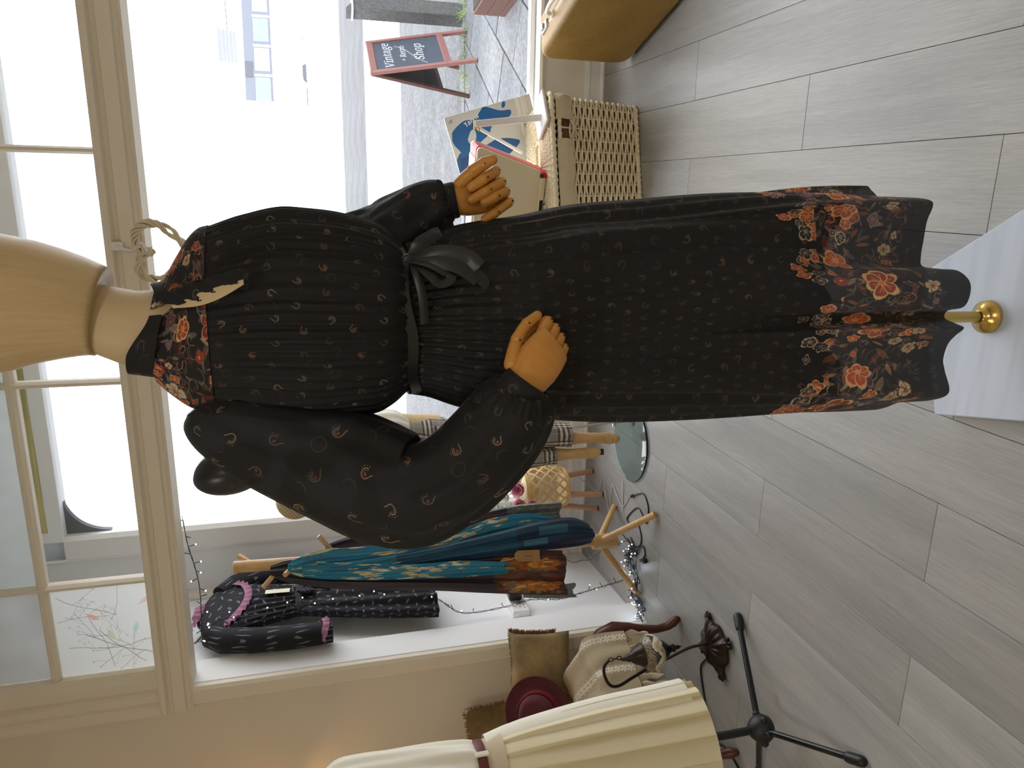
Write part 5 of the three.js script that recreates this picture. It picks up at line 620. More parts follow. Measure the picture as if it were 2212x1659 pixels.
// ---------------------------------------------------------------- patterned dress hung on the bay wall (own axes: x to the back of the bay, z out from the wall)
{
  const A = [-2.052, 0, -3.4], TURN = PI / 2, t = thing('hanging_dress', 'black dress with pale leaf print and mauve ruffles hung on the white bay wall', 'dress', A, TURN);
  const tex = canvasTex(512, 512, (c, w) => { c.fillStyle = '#131218'; c.fillRect(0, 0, w, w); const r = rng(141); c.fillStyle = '#807a88'; for (let j = 0; j < 8; j++) for (let i = 0; i < 8; i++) { c.save(); c.translate((i + (j % 2) * 0.5 + 0.25) * 64 + (r() - 0.5) * 12, (j + 0.5) * 64 + (r() - 0.5) * 10); c.rotate(r() * 6.3); c.globalAlpha = 0.75 + 0.25 * r(); c.beginPath(); c.moveTo(-20, 2); c.bezierCurveTo(-8, -15, 14, -14, 20, 4); c.bezierCurveTo(10, -3, -6, 8, -20, 2); c.fill(); c.restore(); } });
  const m = std(0xffffff, 0.85, { map: tex, side: THREE.DoubleSide }), mauve = std([166, 112, 142], 0.85, { side: THREE.DoubleSide });
  const body = (rows, n, amp, f, uu, vv) => loft(Array.from({ length: 60 }, (_, i) => { const y = lerp(rows[0][0], rows[rows.length - 1][0], i / 59), [c, a, b] = table(rows, y), k = amp(i / 59); return Array.from({ length: n }, (_, j) => { const q = j / n * 2 * PI, w = k * Math.sin(q * f + 0.8 * Math.sin(q * 3)); return [c + Math.cos(q) * (a + w * 0.5), y, 0.03 + b + Math.sin(q) * Math.max(0.01, b + w)]; }); }), { uv: (i, j) => [j / n * uu, -i / 59 * vv] });
  part(t, 'bodice', body([[2.1, -0.045, 0.05, 0.03], [2.085, -0.045, 0.085, 0.036], [2.05, -0.04, 0.19, 0.04], [1.97, -0.03, 0.225, 0.045], [1.9, -0.02, 0.2, 0.05], [1.8, -0.012, 0.17, 0.05], [1.7, -0.005, 0.14, 0.046], [1.64, 0.0, 0.115, 0.04]], 140, (k) => 0.006 * sstep(k, 0.35, 0.6), 22, 2, 1.4), m);
  part(t, 'skirt', body([[1.645, 0.0, 0.115, 0.04], [1.55, -0.018, 0.13, 0.046], [1.4, -0.045, 0.15, 0.05], [1.2, -0.075, 0.172, 0.056], [0.985, -0.1, 0.19, 0.06]], 140, (k) => 0.004 + 0.014 * k, 9, 2.4, 2.0), m);
  part(t, 'sleeve', limb([[-0.22, 2.03, 0.07], [-0.275, 1.96, 0.075], [-0.318, 1.83, 0.085], [-0.338, 1.68, 0.09], [-0.338, 1.55, 0.09], [-0.34, 1.485, 0.09]], [[0.045, 0.05], [0.06, 0.055], [0.062, 0.052], [0.062, 0.05], [0.058, 0.048], [0.05, 0.044]], { seg: 40, uvm: 1.6 }), m);
  part(t, 'sleeve', limb([[0.13, 2.02, 0.07], [0.21, 1.95, 0.075], [0.262, 1.85, 0.085], [0.262, 1.74, 0.09], [0.225, 1.6, 0.09], [0.18, 1.49, 0.09]], [[0.05, 0.05], [0.066, 0.055], [0.068, 0.052], [0.064, 0.05], [0.056, 0.048], [0.048, 0.042]], { seg: 40, uvm: 1.6 }), m);
  const ruffle = (pts, w, n, amp) => { const P = resample(pts, n), rr = []; P.forEach((p, i) => { const T = P[Math.min(n - 1, i + 1)].clone().sub(P[Math.max(0, i - 1)]).normalize(), b = V(-T.y, T.x, 0).normalize(), s = Math.sin(i * 1.25) * amp; rr.push([-1, -0.3, 0.4, 1].map((k) => { const q = p.clone().addScaledVector(b, k * w * 0.5).add(V(0, 0, s * (k + 1) * 0.5)); return [q.x, q.y, q.z]; })); }); return loft(rr, { closed: false }); };
  part(t, 'ruffle', ruffle([[0.16, 1.95, 0.12], [0.1, 1.9, 0.137], [0.0, 1.873, 0.142], [-0.09, 1.885, 0.138], [-0.165, 1.925, 0.125], [-0.2, 1.975, 0.1]], 0.035, 60, 0.008), mauve, 'mauve ruffle across the chest');
  part(t, 'collar_ruffle', ruffle([[0.02, 2.118, 0.06], [0.01, 2.1, 0.095], [-0.045, 2.09, 0.112], [-0.1, 2.1, 0.095], [-0.112, 2.122, 0.06]], 0.045, 40, 0.01), mauve);
  part(t, 'cuff_ruffle', ruffle([[-0.276, 1.54, 0.115], [-0.3, 1.52, 0.14], [-0.345, 1.512, 0.146], [-0.388, 1.52, 0.13], [-0.4, 1.53, 0.09]], 0.03, 30, 0.006), mauve); part(t, 'cuff_ruffle', ruffle([[0.25, 1.53, 0.115], [0.22, 1.51, 0.14], [0.18, 1.5, 0.145], [0.145, 1.505, 0.12]], 0.026, 26, 0.006), mauve);
  part(t, 'belt', [loft([1.655, 1.64, 1.625].map((y) => ell(0, y, 0.072, 0.122, 0.052, 60))), tube([[0.0, 1.64, 0.125], [0.02, 1.6, 0.14], [-0.01, 1.58, 0.14], [0, 1.635, 0.128]], 0.011, 24, 8), tube([[0, 1.64, 0.125], [-0.04, 1.6, 0.14], [-0.035, 1.57, 0.14], [-0.01, 1.635, 0.128]], 0.011, 24, 8), tube([[0, 1.64, 0.128], [0.0, 1.56, 0.138], [-0.03, 1.49, 0.14]], 0.009, 24, 8)], m);
  part(t, 'hanger', [tube([[-0.19, 2.04, 0.06], [-0.045, 2.1, 0.06], [0.1, 2.04, 0.06]], 0.009, 24, 8), tube([[-0.045, 2.1, 0.06], [-0.045, 2.15, 0.055], [-0.03, 2.17, 0.04], [-0.015, 2.16, 0.015]], 0.002, 20, 6)], M.beech); part(t, 'neck_lining', box(0.03, 0.03, 0.006, -0.055, 2.1, 0.08, 0.002), std([226, 200, 170], 0.8));
  part(t, 'paper_label', box(0.035, 0.115, 0.0015, -0.095, 1.735, 0.142).rotateZ(-0.05), std([232, 224, 200], 0.8)); 
  part(t, 'hook', [rod([-0.015, 2.16, -0.012], [-0.015, 2.16, 0.016], 0.004), cyl(0.01, 0.01, 0.004, 0, 0, 0).rotateX(PI / 2).translate(-0.015, 2.16, -0.008)], M.steel);
}
// ---------------------------------------------------------------- socket, plug, string lights, cables
{
  const t = thing('wall_socket', 'white surface-mounted double power socket low on the bay wall', 'socket', [-2.068, 0.565, -3.215], PI / 2 - 0.066);
  part(t, 'back_box', box(0.147, 0.088, 0.032, 0, 0, 0.016, 0.004), M.whiteGloss); const fp = part(t, 'face_plate', box(0.147, 0.088, 0.009, 0, 0, 0.036, 0.004), M.whiteGloss);
  for (const x of [-0.036, 0.036]) { part(fp, 'switch', box(0.012, 0.022, 0.006, x * 0.55, 0.026, 0.041, 0.002).rotateX(0.08), M.white); for (const [dx, dy, w, h] of [[0, 0.004, 0.004, 0.008], [-0.011, -0.018, 0.0065, 0.004], [0.011, -0.018, 0.0065, 0.004]]) part(fp, 'slot', box(w, h, 0.0012, x + dx, dy - 0.006, 0.0405), M.black); }
  const p = thing('power_plug', 'chunky black power adaptor pushed into the white socket', 'plug', [-2.068, 0.565, -3.215], PI / 2 - 0.066);
  part(p, 'body', box(0.062, 0.07, 0.05, 0.038, 0.008, 0.067, 0.012, 4), std([18, 18, 20], 0.3)); part(p, 'ridge', [box(0.04, 0.004, 0.003, 0.038, 0.02, 0.092, 0.001), box(0.04, 0.004, 0.003, 0.038, 0.0, 0.092, 0.001)], std([30, 30, 33], 0.25));
}
{
  const wire = std([40, 44, 48], 0.55), bulbM = std([240, 246, 255], 0.3, { emissive: rgb(225, 238, 255), emissiveIntensity: 1.4 }), stemM = std([34, 40, 48], 0.5), r = rng(151);
  const t = thing('string_lights', 'string of tiny white fairy lights draped over the bay wall and heaped on the floor', 'string lights', [-2.0, 0, -3.0]);
  const o = V(-2.0, 0, -3.0), run = (pts, n, bulbs, off, spread = 0.0) => { const P = resample(pts.map((p) => vec(p).sub(o)), n), a = [], b = []; P.forEach((p, i) => { const q = i * 0.9; a.push(p.clone().add(V(Math.cos(q) * 0.003, 0, Math.sin(q) * 0.003))); b.push(p.clone().add(V(-Math.cos(q) * 0.003, 0, -Math.sin(q) * 0.003))); }); part(t, 'wire', [tube(a, 0.0015, n * 3, 5), tube(b, 0.0015, n * 3, 5)], wire);
    for (let k = 0; k < bulbs; k++) { const p = P[Math.floor((k + 0.5) / bulbs * n)], d = off(k, r).normalize(), e = p.clone().addScaledVector(d, 0.026); if (e.y < 0.006) e.y = 0.006; const s = part(t, 'bulb_stem', rod(p, e, 0.0016, 0.002, 6), stemM); if (r() < 0.5) part(s, 'bulb', new THREE.SphereGeometry(0.0038, 10, 8).translate(...e.clone().addScaledVector(d, 0.004).toArray()), bulbM); } };
  run([[-1.3, 2.055, -2.99], [-1.426, 2.045, -2.99], [-1.51, 2.03, -2.99], [-1.597, 2.018, -2.99], [-1.683, 2.016, -2.985], [-1.77, 2.02, -2.98], [-1.86, 2.03, -2.99], [-1.93, 2.07, -3.06], [-1.96, 2.05, -3.18]], 60, 18, (k, q) => V(0.3 * (q() - 0.5), k % 3 ? -0.6 : 0.6, (q() - 0.5) * 1.4));
  run([[-1.96, 2.05, -3.18], [-1.915, 1.98, -3.2], [-1.885, 1.875, -3.155], [-1.885, 1.733, -3.16], [-1.885, 1.62, -3.2], [-1.88, 1.48, -3.18], [-1.87, 1.309, -3.165], [-1.87, 1.1, -3.165], [-1.93, 0.98, -3.17], [-2.03, 0.855, -3.185], [-2.03, 0.64, -3.19], [-2.02, 0.5, -3.21], [-2.04, 0.34, -3.215], [-2.035, 0.206, -3.24], [-2.0, 0.09, -3.22], [-1.95, 0.008, -3.17]], 150, 46, (k, q) => V(0.5 + 0.5 * q(), q() - 0.5, (k % 2 ? 1 : -1) * (0.5 + q())));
  const heap = []; for (let i = 0; i < 46; i++) { const k = i / 45, c = k * 3 % 1, L = Math.floor(k * 3) % 2 ? 1 - c : c; heap.push([lerp(-1.7, -2.0, L) + (r() - 0.5) * 0.1, 0.008 + 0.028 * r(), lerp(-3.1, -2.9, L) + (r() - 0.5) * 0.14]); }
  run(heap, 260, 64, (k, q) => V(q() - 0.5, 0.2 + 0.6 * q(), q() - 0.5));
  for (const [x, y, z] of [[-1.8, 0.05, -3.02], [-1.95, 0.05, -2.92]]) { const p = new THREE.PointLight(rgb(225, 238, 255), 0.006); p.position.set(x, y, z).sub(o); p.castShadow = true; t.add(p); }
}
{
  const cb = (label, pts, r, m, ends = []) => { const o = thing('cable', label, 'cable', pts[0]), q = vec(pts[0]); part(o, 'cord', tube(pts.map((p) => vec(p).sub(q)), r, pts.length * 14, 7), m); for (const [p, w, h, d, a] of ends) part(o, 'connector', box(w, h, d, 0, 0, 0, Math.min(w, h, d) * 0.3).rotateY(a).translate(...vec(p).sub(q).toArray()), M.black); return o; };
  cb('black cable looping past the front foot of the coat stand to a small connector', [[-1.452, 0.008, -3.118], [-1.4, 0.004, -3.02], [-1.424, 0.004, -2.965], [-1.475, 0.004, -2.945], [-1.53, 0.004, -2.96], [-1.506, 0.004, -3.009], [-1.492, 0.004, -3.06], [-1.541, 0.004, -3.126], [-1.611, 0.004, -3.18], [-1.6, 0.004, -3.08], [-1.54, 0.004, -3.0]], 0.0032, M.cable, [[[-1.458, 0.008, -3.128], 0.014, 0.012, 0.03, 0.6]]);
  cb('black cable tangled beside the fairy lights with a thick inline plug', [[-1.58, 0.004, -3.035], [-1.621, 0.004, -3.003], [-1.67, 0.004, -3.012], [-1.706, 0.005, -3.073], [-1.679, 0.006, -3.122], [-1.72, 0.008, -3.072], [-1.809, 0.006, -3.174], [-1.743, 0.009, -3.056], [-1.66, 0.004, -2.985], [-1.69, 0.004, -2.95], [-1.74, 0.004, -2.99], [-1.722, 0.012, -2.96]], 0.0032, M.cable, [[[-1.718, 0.014, -2.942], 0.024, 0.024, 0.05, 0.5]]);
  cb('grey cable hanging down the bay wall from the scarves to the skirting', [[-2.05, 0.18, -3.66], [-2.055, 0.155, -3.63], [-2.055, 0.126, -3.59], [-2.05, 0.075, -3.6], [-2.04, 0.03, -3.58], [-1.97, 0.005, -3.52], [-1.88, 0.005, -3.42], [-1.78, 0.005, -3.25]], 0.0028, std([120, 122, 124], 0.5));
  cb('coiled clear plastic wire lying on the floor before the basket planter', [[-1.6, 0.06, -3.77], [-1.625, 0.004, -3.6], [-1.529, 0.004, -3.52], [-1.535, 0.004, -3.5], [-1.65, 0.004, -3.43], [-1.655, 0.005, -3.41], [-1.512, 0.004, -3.39], [-1.505, 0.005, -3.37], [-1.578, 0.004, -3.249], [-1.572, 0.005, -3.235], [-1.444, 0.004, -3.268], [-1.45, 0.005, -3.25], [-1.56, 0.004, -3.24], [-1.487, 0.004, -3.174]], 0.0024, std([200, 202, 204], 0.25));
}
// ---------------------------------------------------------------- chair in the left corner with cushion, throw and hat
const velvet = (c) => phys(c, 0.75, { sheen: 0.7, sheenColor: rgb(230, 200, 150), sheenRoughness: 0.4, map: dataTex(256, 256, (u, v) => { const k = 190 + (noise(u * 4, v * 4, 4, 4, 161) - 0.5) * 90 + (noise(u * 24, v * 24, 24, 24, 162) - 0.5) * 22 + (hash(u * 256, v * 256, 163) - 0.5) * 16; return [k, k * 0.99, k * 0.95]; }) });
const goldVelvet = velvet([186, 150, 92]);
const CH = [-1.955, 0, -2.327], CT = 1.12;
const pillow = (w, h, d, n = 26) => { const rr = []; for (let i = 0; i <= n; i++) { const v = i / n * 2 - 1, row = []; for (const s of [1, -1]) for (let j = 0; j <= n; j++) { const u = (s > 0 ? j / n : 1 - j / n) * 2 - 1, e = Math.sqrt(Math.max(0, 1 - u ** 4)) * Math.sqrt(Math.max(0, 1 - v ** 4)), pinch = 1 - 0.07 * (1 - Math.abs(u)) * Math.abs(v) ** 2, pu = 1 - 0.07 * (1 - Math.abs(v)) * Math.abs(u) ** 2; row.push([u * w / 2 * pu, v * h / 2 * pinch, s * d / 2 * e ** 0.8]); } rr.push(row); } return loft(rr, { uv: (i, j) => [j / (2 * n) * 1.6, i / n * 0.8] }); };
const fringe = (pts, n, len, seed, m, parent, r0 = 0.0016) => { const C = curve(pts), g = [], r = rng(seed); for (let i = 0; i < n; i++) { const p = C.getPoint(r()), d = V(r() - 0.5, r() - 0.5, r() - 0.5).multiplyScalar(0.9).add(parent.dir).normalize(); g.push(rod(p, p.clone().addScaledVector(d, len * (0.6 + 0.6 * r())), r0, r0 * 0.6, 4)); } const o = part(parent.o, 'fringe', g, m); o.userData.kind = 'stuff'; return o; };
{
  const t = thing('chair', 'low gold velvet chair with dark cabriole legs against the cream partition', 'chair', CH, CT);
  const wood = std([92, 46, 30], 0.3, { map: woodTex([230, 215, 205], 40, 171, 256, 256) });
  for (const s of [1, -1]) part(t, 'leg', limb([[0.262 * s, 0.40, -0.045], [0.28 * s, 0.365, -0.015], [0.29 * s, 0.31, 0.008], [0.286 * s, 0.25, 0.004], [0.28 * s, 0.17, -0.012], [0.277 * s, 0.1, -0.018], [0.279 * s, 0.055, -0.01], [0.285 * s, 0.03, 0.008], [0.29 * s, 0.014, 0.016]], [[0.032, 0.032], [0.035, 0.035], [0.034, 0.034], [0.028, 0.028], [0.021, 0.021], [0.017, 0.017], [0.017, 0.018], [0.021, 0.021], [0.019, 0.016]], { seg: 20, up: V(1, 0, 0), round1: true }), wood);
  for (const s of [1, -1]) part(t, 'leg', limb([[0.25 * s, 0.4, -0.47], [0.25 * s, 0.2, -0.49], [0.255 * s, 0.0, -0.53]], [0.022, 0.02, 0.018], { up: V(1, 0, 0) }), wood);
  part(t, 'seat_rail', [box(0.54, 0.05, 0.03, 0, 0.365, -0.025, 0.008), box(0.03, 0.05, 0.48, 0.27, 0.365, -0.27, 0.008), box(0.03, 0.05, 0.48, -0.27, 0.365, -0.27, 0.008)], wood);
  part(t, 'seat', box(0.58, 0.075, 0.52, 0, 0.41, -0.26, 0.03, 4), goldVelvet); part(t, 'backrest', box(0.6, 0.46, 0.07, 0, 0, 0, 0.03, 4).rotateX(-0.12).translate(0, 0.685, -0.53), goldVelvet);
  fringe([[-0.3, 0.915, -0.545], [0.3, 0.915, -0.545]], 260, 0.016, 3, std([150, 104, 58], 0.9), { o: t, dir: V(0, 0.5, 0) }); fringe([[0.3, 0.915, -0.545], [0.3, 0.47, -0.5]], 160, 0.014, 4, std([150, 104, 58], 0.9), { o: t, dir: V(0.6, 0, 0) });
}
{
  const t = thing('cushion', 'square gold velvet cushion with brown fringe standing on the chair seat', 'cushion', [-2.05 + 0.218 * 0.760 - 0.25 * 0.649, 0.452, -2.4 - 0.218 * 0.649 - 0.25 * 0.760], 0.66);
  part(t, 'pad', pillow(0.27, 0.28, 0.13).rotateX(-0.1).rotateZ(-0.1).translate(0, 0.138, 0), velvet([178, 150, 104]));
  const fm = std([146, 98, 56], 0.9); fringe([[0.15, 0.262, -0.01], [0.135, 0.2, 0.0], [0.125, 0.13, 0.0], [0.12, 0.05, 0.01]], 420, 0.018, 5, fm, { o: t, dir: V(0.7, 0, 0.2) }, 0.0018); fringe([[-0.12, 0.285, -0.01], [0.0, 0.268, -0.01], [0.15, 0.262, -0.01]], 160, 0.008, 6, velvet([214, 190, 146]), { o: t, dir: V(0, 0.6, 0) });
}
{
  const t = thing('throw_blanket', 'natural linen throw with white stitched chains and fringed end over the chair seat', 'throw', CH, CT);
  const tex = canvasTex(512, 1024, (c, w, h) => { c.fillStyle = '#b8a98e'; c.fillRect(0, 0, w, h); const r = rng(181); for (let i = 0; i < 5000; i++) { c.fillStyle = r() < 0.5 ? 'rgba(150,134,108,.16)' : 'rgba(220,208,186,.14)'; r() < 0.5 ? c.fillRect(r() * w, r() * h, 30 * r(), 1.5) : c.fillRect(r() * w, r() * h, 1.5, 30 * r()); } c.strokeStyle = '#e6dfd0'; c.lineWidth = 7; for (const x of [70, 250, 430]) for (let y = 0; y < h; y += 46) { c.beginPath(); c.moveTo(x - 18, y); c.bezierCurveTo(x + 20, y + 12, x + 20, y + 30, x - 18, y + 46); c.moveTo(x + 18, y); c.bezierCurveTo(x - 20, y + 12, x - 20, y + 30, x + 18, y + 46); c.stroke(); } c.strokeStyle = 'rgba(110,96,74,.5)'; c.lineWidth = 3; for (const x of [140, 320]) { c.setLineDash([8, 9]); c.beginPath(); c.moveTo(x, 0); c.lineTo(x, h); c.stroke(); } });
  const m = std(0xffffff, 0.95, { map: tex, bumpMap: weaveBump, bumpScale: 0.0006, side: THREE.DoubleSide }), prof = [[-0.36, 0.455], [-0.3, 0.485], [-0.22, 0.505], [-0.13, 0.5], [-0.05, 0.482], [0.005, 0.462], [0.026, 0.43], [0.032, 0.37], [0.036, 0.31]], rr = [];
  const P = resample(prof.map(([z, y]) => [0, y, z]), 50);
  for (let i = 0; i < 50; i++) { const k = i / 49; rr.push(Array.from({ length: 60 }, (_, j) => { const u = j / 59, x = lerp(-0.3, 0.285 - 0.03 * k, u), fold = 0.008 * Math.sin(u * 15 + k * 2) + 0.005 * Math.sin(u * 31 - k * 5), edge = -0.035 * sstep(u, 0.9, 1) * (1 - sstep(k, 0.4, 0.6)); return [x + 0.006 * Math.sin(k * 9), P[i].y + (k < 0.62 ? fold + edge : 0) - (k > 0.8 ? 0.05 * u * (k - 0.8) * 5 * 0.5 : 0), P[i].z + (k >= 0.55 ? Math.abs(fold) * 1.2 + 0.004 : 0)]; })); }
  part(t, 'cloth', loft(rr, { closed: false, uv: (i, j) => [j / 59 * 1.2, i / 49 * 0.9] }), m);
  const r = rng(7), fm = std([214, 200, 172], 0.95, { side: THREE.DoubleSide });
  for (let k = 0; k < 12; k++) { const x = -0.27 + k * 0.046, rr2 = []; const len = 0.09 + 0.03 * r(), sway = (r() - 0.5) * 0.04; for (let i = 0; i <= 10; i++) { const q = i / 10; rr2.push(Array.from({ length: 6 }, (_, j) => { const u = j / 5 - 0.5; return [x + u * (0.034 + 0.01 * Math.sin(i + k)) + sway * q, 0.30 - 0.03 * (x + 0.3) - len * q, 0.042 + 0.012 * Math.sin(u * 5 + k + q * 3) + 0.008 * q]; })); } part(t, 'tassel', loft(rr2, { closed: false }), fm); }
}
{
  const t = thing('felt_hat', 'burgundy felt hat with a red band propped on the linen throw', 'hat', [-2.05 + 0.035 * 0.760 - 0.14 * 0.649, 0.5, -2.4 - 0.035 * 0.649 - 0.14 * 0.760], 0.62);
  const felt = phys([86, 34, 42], 0.9, { sheen: 0.4, sheenColor: rgb(150, 80, 90), side: THREE.DoubleSide }), pr = [[0.002, 0.1], [0.03, 0.098], [0.06, 0.108], [0.076, 0.1], [0.083, 0.07], [0.09, 0.02], [0.095, 0.006], [0.115, 0.0], [0.14, 0.004], [0.152, 0.012]];
  const place = (g) => g.scale(1, 1, 0.92).rotateX(1.15).rotateZ(0.25).translate(-0.02, 0.16, 0);
  part(t, 'body', place(lathe(pr, 72)), felt); part(t, 'band', place(lathe([[0.0905, 0.045], [0.0925, 0.02], [0.096, 0.012], [0.098, 0.012]], 72)), std([132, 36, 40], 0.6));
}
// ---------------------------------------------------------------- mosaic swan-neck lamp on the floor
{
  const t = thing('mosaic_lamp', 'bronze swan-neck lamp with a cream mosaic glass globe standing on the floor', 'lamp', [-1.74, 0, -2.27], 0.654);
  const br = phys([50, 38, 34], 0.38, { metalness: 0.75, clearcoat: 0.2 }), B = rng(191), base = [];
  for (let i = 0; i <= 14; i++) { const k = i / 14, a = k * PI / 2; base.push(Array.from({ length: 96 }, (_, j) => { const q = j / 96 * 2 * PI, lobe = 1 + 0.3 * Math.max(0, Math.cos(q * 4)) ** 6 * (1 - k) + 0.04 * Math.cos(q * 8), r = 0.088 * Math.cos(a) ** 0.8 * lobe + 0.004, rib = 0.0035 * Math.cos(q * 16) * Math.sin(k * PI); return [Math.cos(q) * r, 0.004 + 0.04 * Math.sin(a) + rib, Math.sin(q) * r]; })); }
  part(t, 'base', loft(base, { cap0: true, cap1: true }), br);
  for (let k = 0; k < 4; k++) { const a = k * PI / 2, g = []; for (let i = -1; i <= 1; i++) g.push(new THREE.SphereGeometry(0.012, 14, 10).scale(1.5, 0.7, 0.7).rotateY(-i * 0.5).translate(0.118 - Math.abs(i) * 0.006, 0.012, i * 0.012)); part(t, 'leaf_foot', merge(g).rotateY(a), br); }
  part(t, 'arm', tube([[0.011, 0.03, 0], [0.011, 0.06, 0], [0.006, 0.12, -0.02], [-0.02, 0.2, -0.05], [-0.045, 0.28, -0.07], [-0.07, 0.36, -0.06], [-0.09, 0.43, -0.035], [-0.082, 0.472, -0.015], [-0.045, 0.492, 0], [-0.012, 0.486, 0.0], [0.006, 0.464, 0.0]], 0.0062, 90, 10), br);
  part(t, 'chain_link', [new THREE.TorusGeometry(0.009, 0.0028, 8, 20).scale(0.7, 1, 1).translate(0.007, 0.455, 0), new THREE.TorusGeometry(0.009, 0.0028, 8, 20).scale(0.7, 1, 1).rotateY(PI / 2).translate(0.008, 0.438, 0), new THREE.TorusGeometry(0.009, 0.0028, 8, 20).scale(0.7, 1, 1).translate(0.0085, 0.421, 0)], br);
  const GX = 0.009, GT = 0.12, tilt = (g) => g.translate(0, -0.29, 0).rotateZ(0.06).translate(GX, 0.29, 0);
  part(t, 'upper_cap', tilt(lathe([[0.004, 0.415], [0.008, 0.405], [0.01, 0.392], [0.016, 0.385], [0.014, 0.378], [0.024, 0.366], [0.034, 0.35], [0.034, 0.343], [0.042, 0.335], [0.046, 0.324], [0.044, 0.318], [0.04, 0.312]], 40)), br);
  const mos = canvasTex(1024, 512, (c, w, h) => { c.fillStyle = '#3a3430'; c.fillRect(0, 0, w, h); const r = rng(201); c.strokeStyle = '#cdbb94'; c.lineWidth = 6; for (let i = 0; i < 40; i++) { c.beginPath(); c.moveTo(i * 26 - 40, h * 0.62); c.lineTo(i * 26 + 60, h); c.moveTo(i * 26 + 60, h * 0.62); c.lineTo(i * 26 - 40, h); c.stroke(); } for (let i = 0; i < 260; i++) { c.fillStyle = ['#151316', '#2a2628', '#8a8078'][Math.floor(r() * 3)]; c.fillRect(r() * w, h * (0.64 + 0.34 * r()), 12, 12); } const band = (k, col, lw) => { c.strokeStyle = col; c.lineWidth = lw; c.beginPath(); for (let x = 0; x <= w; x += 8) { const y = h * 0.36 + Math.sin(x / w * 2 * PI * 5) * 70 + k; x ? c.lineTo(x, y) : c.moveTo(x, y); } c.stroke(); }; band(-20, '#d8c9a4', 130); for (let k = -60; k <= 20; k += 20) band(k, '#a58f60', 4); band(55, '#e9e2d2', 40); for (let i = 0; i < 90; i++) { const x = i / 90 * w; c.fillStyle = '#b9ad98'; c.fillRect(x, h * 0.36 + Math.sin(x / w * 2 * PI * 5) * 70 + 38, 3, 34); } band(-110, '#e9e2d2', 26); for (let x = 0; x < 5; x++) { c.strokeStyle = '#b79d68'; c.lineWidth = 5; for (let q = 10; q < 50; q += 10) { c.beginPath(); c.arc((x + 0.25) / 5 * w, h * 0.5, q, 0, 7); c.stroke(); } } c.fillStyle = '#2a2422'; c.fillRect(0, 0, w, 40); });
  part(t, 'globe', tilt(lathe(Array.from({ length: 25 }, (_, i) => { const a = lerp(0.55, 2.55, i / 24); return [0.071 * Math.sin(a) ** 0.9, 0.285 + 0.05 * Math.cos(a)]; }), 64)), phys(0xffffff, 0.3, { map: mos, bumpMap: mos, bumpScale: 0.0012, clearcoat: 0.4 }));
  part(t, 'lower_cap', tilt(lathe([[0.044, 0.25], [0.045, 0.243], [0.036, 0.23], [0.024, 0.216], [0.014, 0.204], [0.013, 0.196], [0.017, 0.19], [0.012, 0.183], [0.007, 0.176], [0.009, 0.17], [0.004, 0.162], [0.001, 0.152]], 36)), br);
  const cdr = [[-1.775, 0.012, -2.265], [-1.86, 0.005, -2.343], [-1.917, 0.005, -2.366], [-2.005, 0.005, -2.325], [-2.074, 0.005, -2.287], [-2.11, 0.005, -2.24], [-2.14, 0.005, -2.205], [-2.11, 0.005, -2.125], [-2.12, 0.005, -2.05], [-2.16, 0.005, -1.95]], q = Math.cos(0.654), s = Math.sin(0.654), loc = ([x, y, z]) => { const dx = x + 1.74, dz = z + 2.27; return [dx * q - dz * s, y, dx * s + dz * q]; };
  part(t, 'cord', tube(cdr.map(loc), 0.004, 120, 8), M.black); const a = vec(loc(cdr[4])), b = vec(loc(cdr[5])); part(t, 'inline_switch', limb([a, a.clone().lerp(b, 0.15), a.clone().lerp(b, 0.85), b], [0.006, 0.012, 0.012, 0.006], { up: V(0, 1, 0) }).translate(0, 0.006, 0), M.black);
}
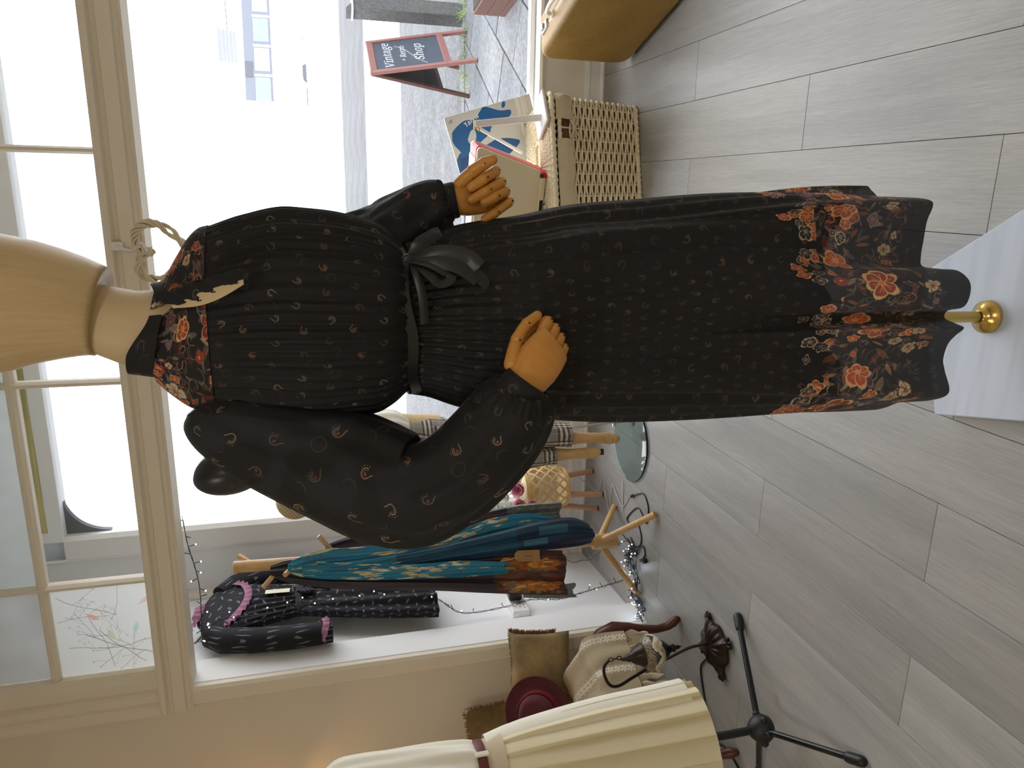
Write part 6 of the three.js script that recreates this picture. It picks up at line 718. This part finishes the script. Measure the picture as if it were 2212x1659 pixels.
// ---------------------------------------------------------------- cream pleated dress on a tripod form
{
  const A = [-1.73, 0, -1.8], TURN = 0.7656, t = thing('dress_form', 'black tripod dress-form stand with rubber-tipped legs under the cream dress', 'dress form', A, TURN), bl = std([26, 26, 28], 0.35);
  const c = Math.cos(TURN), s = Math.sin(TURN), loc = (x, y, z) => { const dx = x - A[0], dz = z - A[2]; return [dx * c - dz * s, y, dx * s + dz * c]; };
  part(t, 'pole', rod([0, 0.1, 0], [0, 1.05, 0], 0.0135, 0.0135, 20), bl);
  part(t, 'hub', [lathe([[0, 0.155], [0.02, 0.15], [0.038, 0.132], [0.047, 0.112], [0.045, 0.096], [0.036, 0.078], [0.018, 0.068], [0, 0.066]], 36), ...[0, 1, 2, 3, 4, 5].map((k) => new THREE.SphereGeometry(0.013, 12, 10).translate(Math.cos(k * PI / 3) * 0.045, 0.11, Math.sin(k * PI / 3) * 0.045))], std([22, 22, 23], 0.5));
  for (const [x, z] of [[-1.539, -2.118], [-1.596, -1.482], [-2.02, -1.90]]) { const f = loc(x, 0.018, z), top = [f[0] * 0.1, 0.105, f[2] * 0.1], g = V(f[0], f[1], f[2]); const l = part(t, 'leg', rod(top, f, 0.0105, 0.0105, 18), phys([24, 24, 26], 0.25, { metalness: 0.3 })); const u = g.clone().sub(vec(top)).normalize(); part(l, 'rubber_cap', limb([g.clone().addScaledVector(u, -0.02), g.clone().addScaledVector(u, 0.022)], [0.0165, 0.017], { round1: true, round0: true, up: V(0, 1, 0.1) }), M.black); }
  part(t, 'torso', loft([[1.0, 0, 0.13, 0.1], [1.1, 0, 0.1, 0.085], [1.3, 0, 0.115, 0.1], [1.45, 0, 0.115, 0.095], [1.53, -0.0, 0.09, 0.07], [1.58, 0, 0.05, 0.05], [1.66, 0, 0.045, 0.045]].map(([y, cx, a, b]) => ell(cx, y, 0, a, b, 36)), { cap0: true, cap1: true }), std([206, 190, 160], 0.9));
  const d = thing('cream_dress', 'cream pleated dress with a brown leather belt on the tripod form', 'dress', A, TURN), cm = phys([240, 228, 190], 0.8, { side: THREE.DoubleSide, transmission: 0.12, sheen: 0.2, sheenColor: rgb(255, 240, 210) }), cm2 = std([244, 238, 218], 0.75, { side: THREE.DoubleSide });
  const rows = [[1.07, 0.108, 0.085], [1.02, 0.119, 0.092], [0.96, 0.133, 0.098], [0.8, 0.153, 0.106], [0.64, 0.167, 0.112], [0.47, 0.174, 0.115], [0.335, 0.182, 0.118]], NP = 16, n = NP * 24, sk = [];
  for (let i = 0; i <= 60; i++) { const y = lerp(1.07, 0.335, i / 60), [a, b] = table(rows, y), k = sstep(i / 60, 0, 0.5); sk.push(Array.from({ length: n }, (_, j) => { const u = (j / 24) % 1, tooth = u < 0.82 ? u / 0.82 : 1 - (u - 0.82) / 0.18, q = (j / n) * 2 * PI + 0.25 * k * (tooth - 0.5) * (2 * PI / NP), w = (tooth - 0.6) * 0.022 * (0.25 + 0.75 * k), yy = y - (i === 60 ? 0.012 * (1 - tooth) : 0); return [Math.cos(q) * (a + w), yy, Math.sin(q) * (b + w)]; })); }
  part(d, 'skirt', loft(sk), cm);
  part(d, 'lining', loft(Array.from({ length: 12 }, (_, i) => { const y = lerp(1.05, 0.36, i / 11), [a, b] = table(rows, y); return ell(0.012, y, 0, a + 0.002, b - 0.02, 60); })), cm2);
  part(d, 'bodice', loft(Array.from({ length: 40 }, (_, i) => { const y = lerp(1.075, 1.56, i / 39), [a, b] = table([[1.075, 0.106, 0.092], [1.11, 0.115, 0.1], [1.25, 0.127, 0.115], [1.35, 0.129, 0.118], [1.42, 0.131, 0.114], [1.49, 0.126, 0.1], [1.525, 0.105, 0.085], [1.56, 0.07, 0.065]], y); return Array.from({ length: 120 }, (_, j) => { const q = j / 120 * 2 * PI, w = 0.004 * Math.sin(q * 9 + y * 12) * (0.3 + sstep(y, 1.4, 1.1)) + 0.002 * Math.sin(q * 17); return [Math.cos(q) * (a + w), y, Math.sin(q) * (b + w)]; }); })), cm2);
  const belt = []; for (const [y, k] of [[1.058, 0], [1.06, 0.004], [1.086, 0.004], [1.088, 0]]) belt.push(ell(0, y, 0, 0.112 + k, 0.099 + k, 90)); part(d, 'belt', loft(belt), std([104, 44, 34], 0.45), 'brown leather belt');
  const q0 = -0.75; part(d, 'belt_loop', box(0.008, 0.042, 0.016, 0, 1.073, 0, 0.003).rotateY(-1.0).translate(Math.cos(0.95) * 0.12, 0, Math.sin(0.95) * 0.106), cm2);
}
renderer.render(scene, camera);
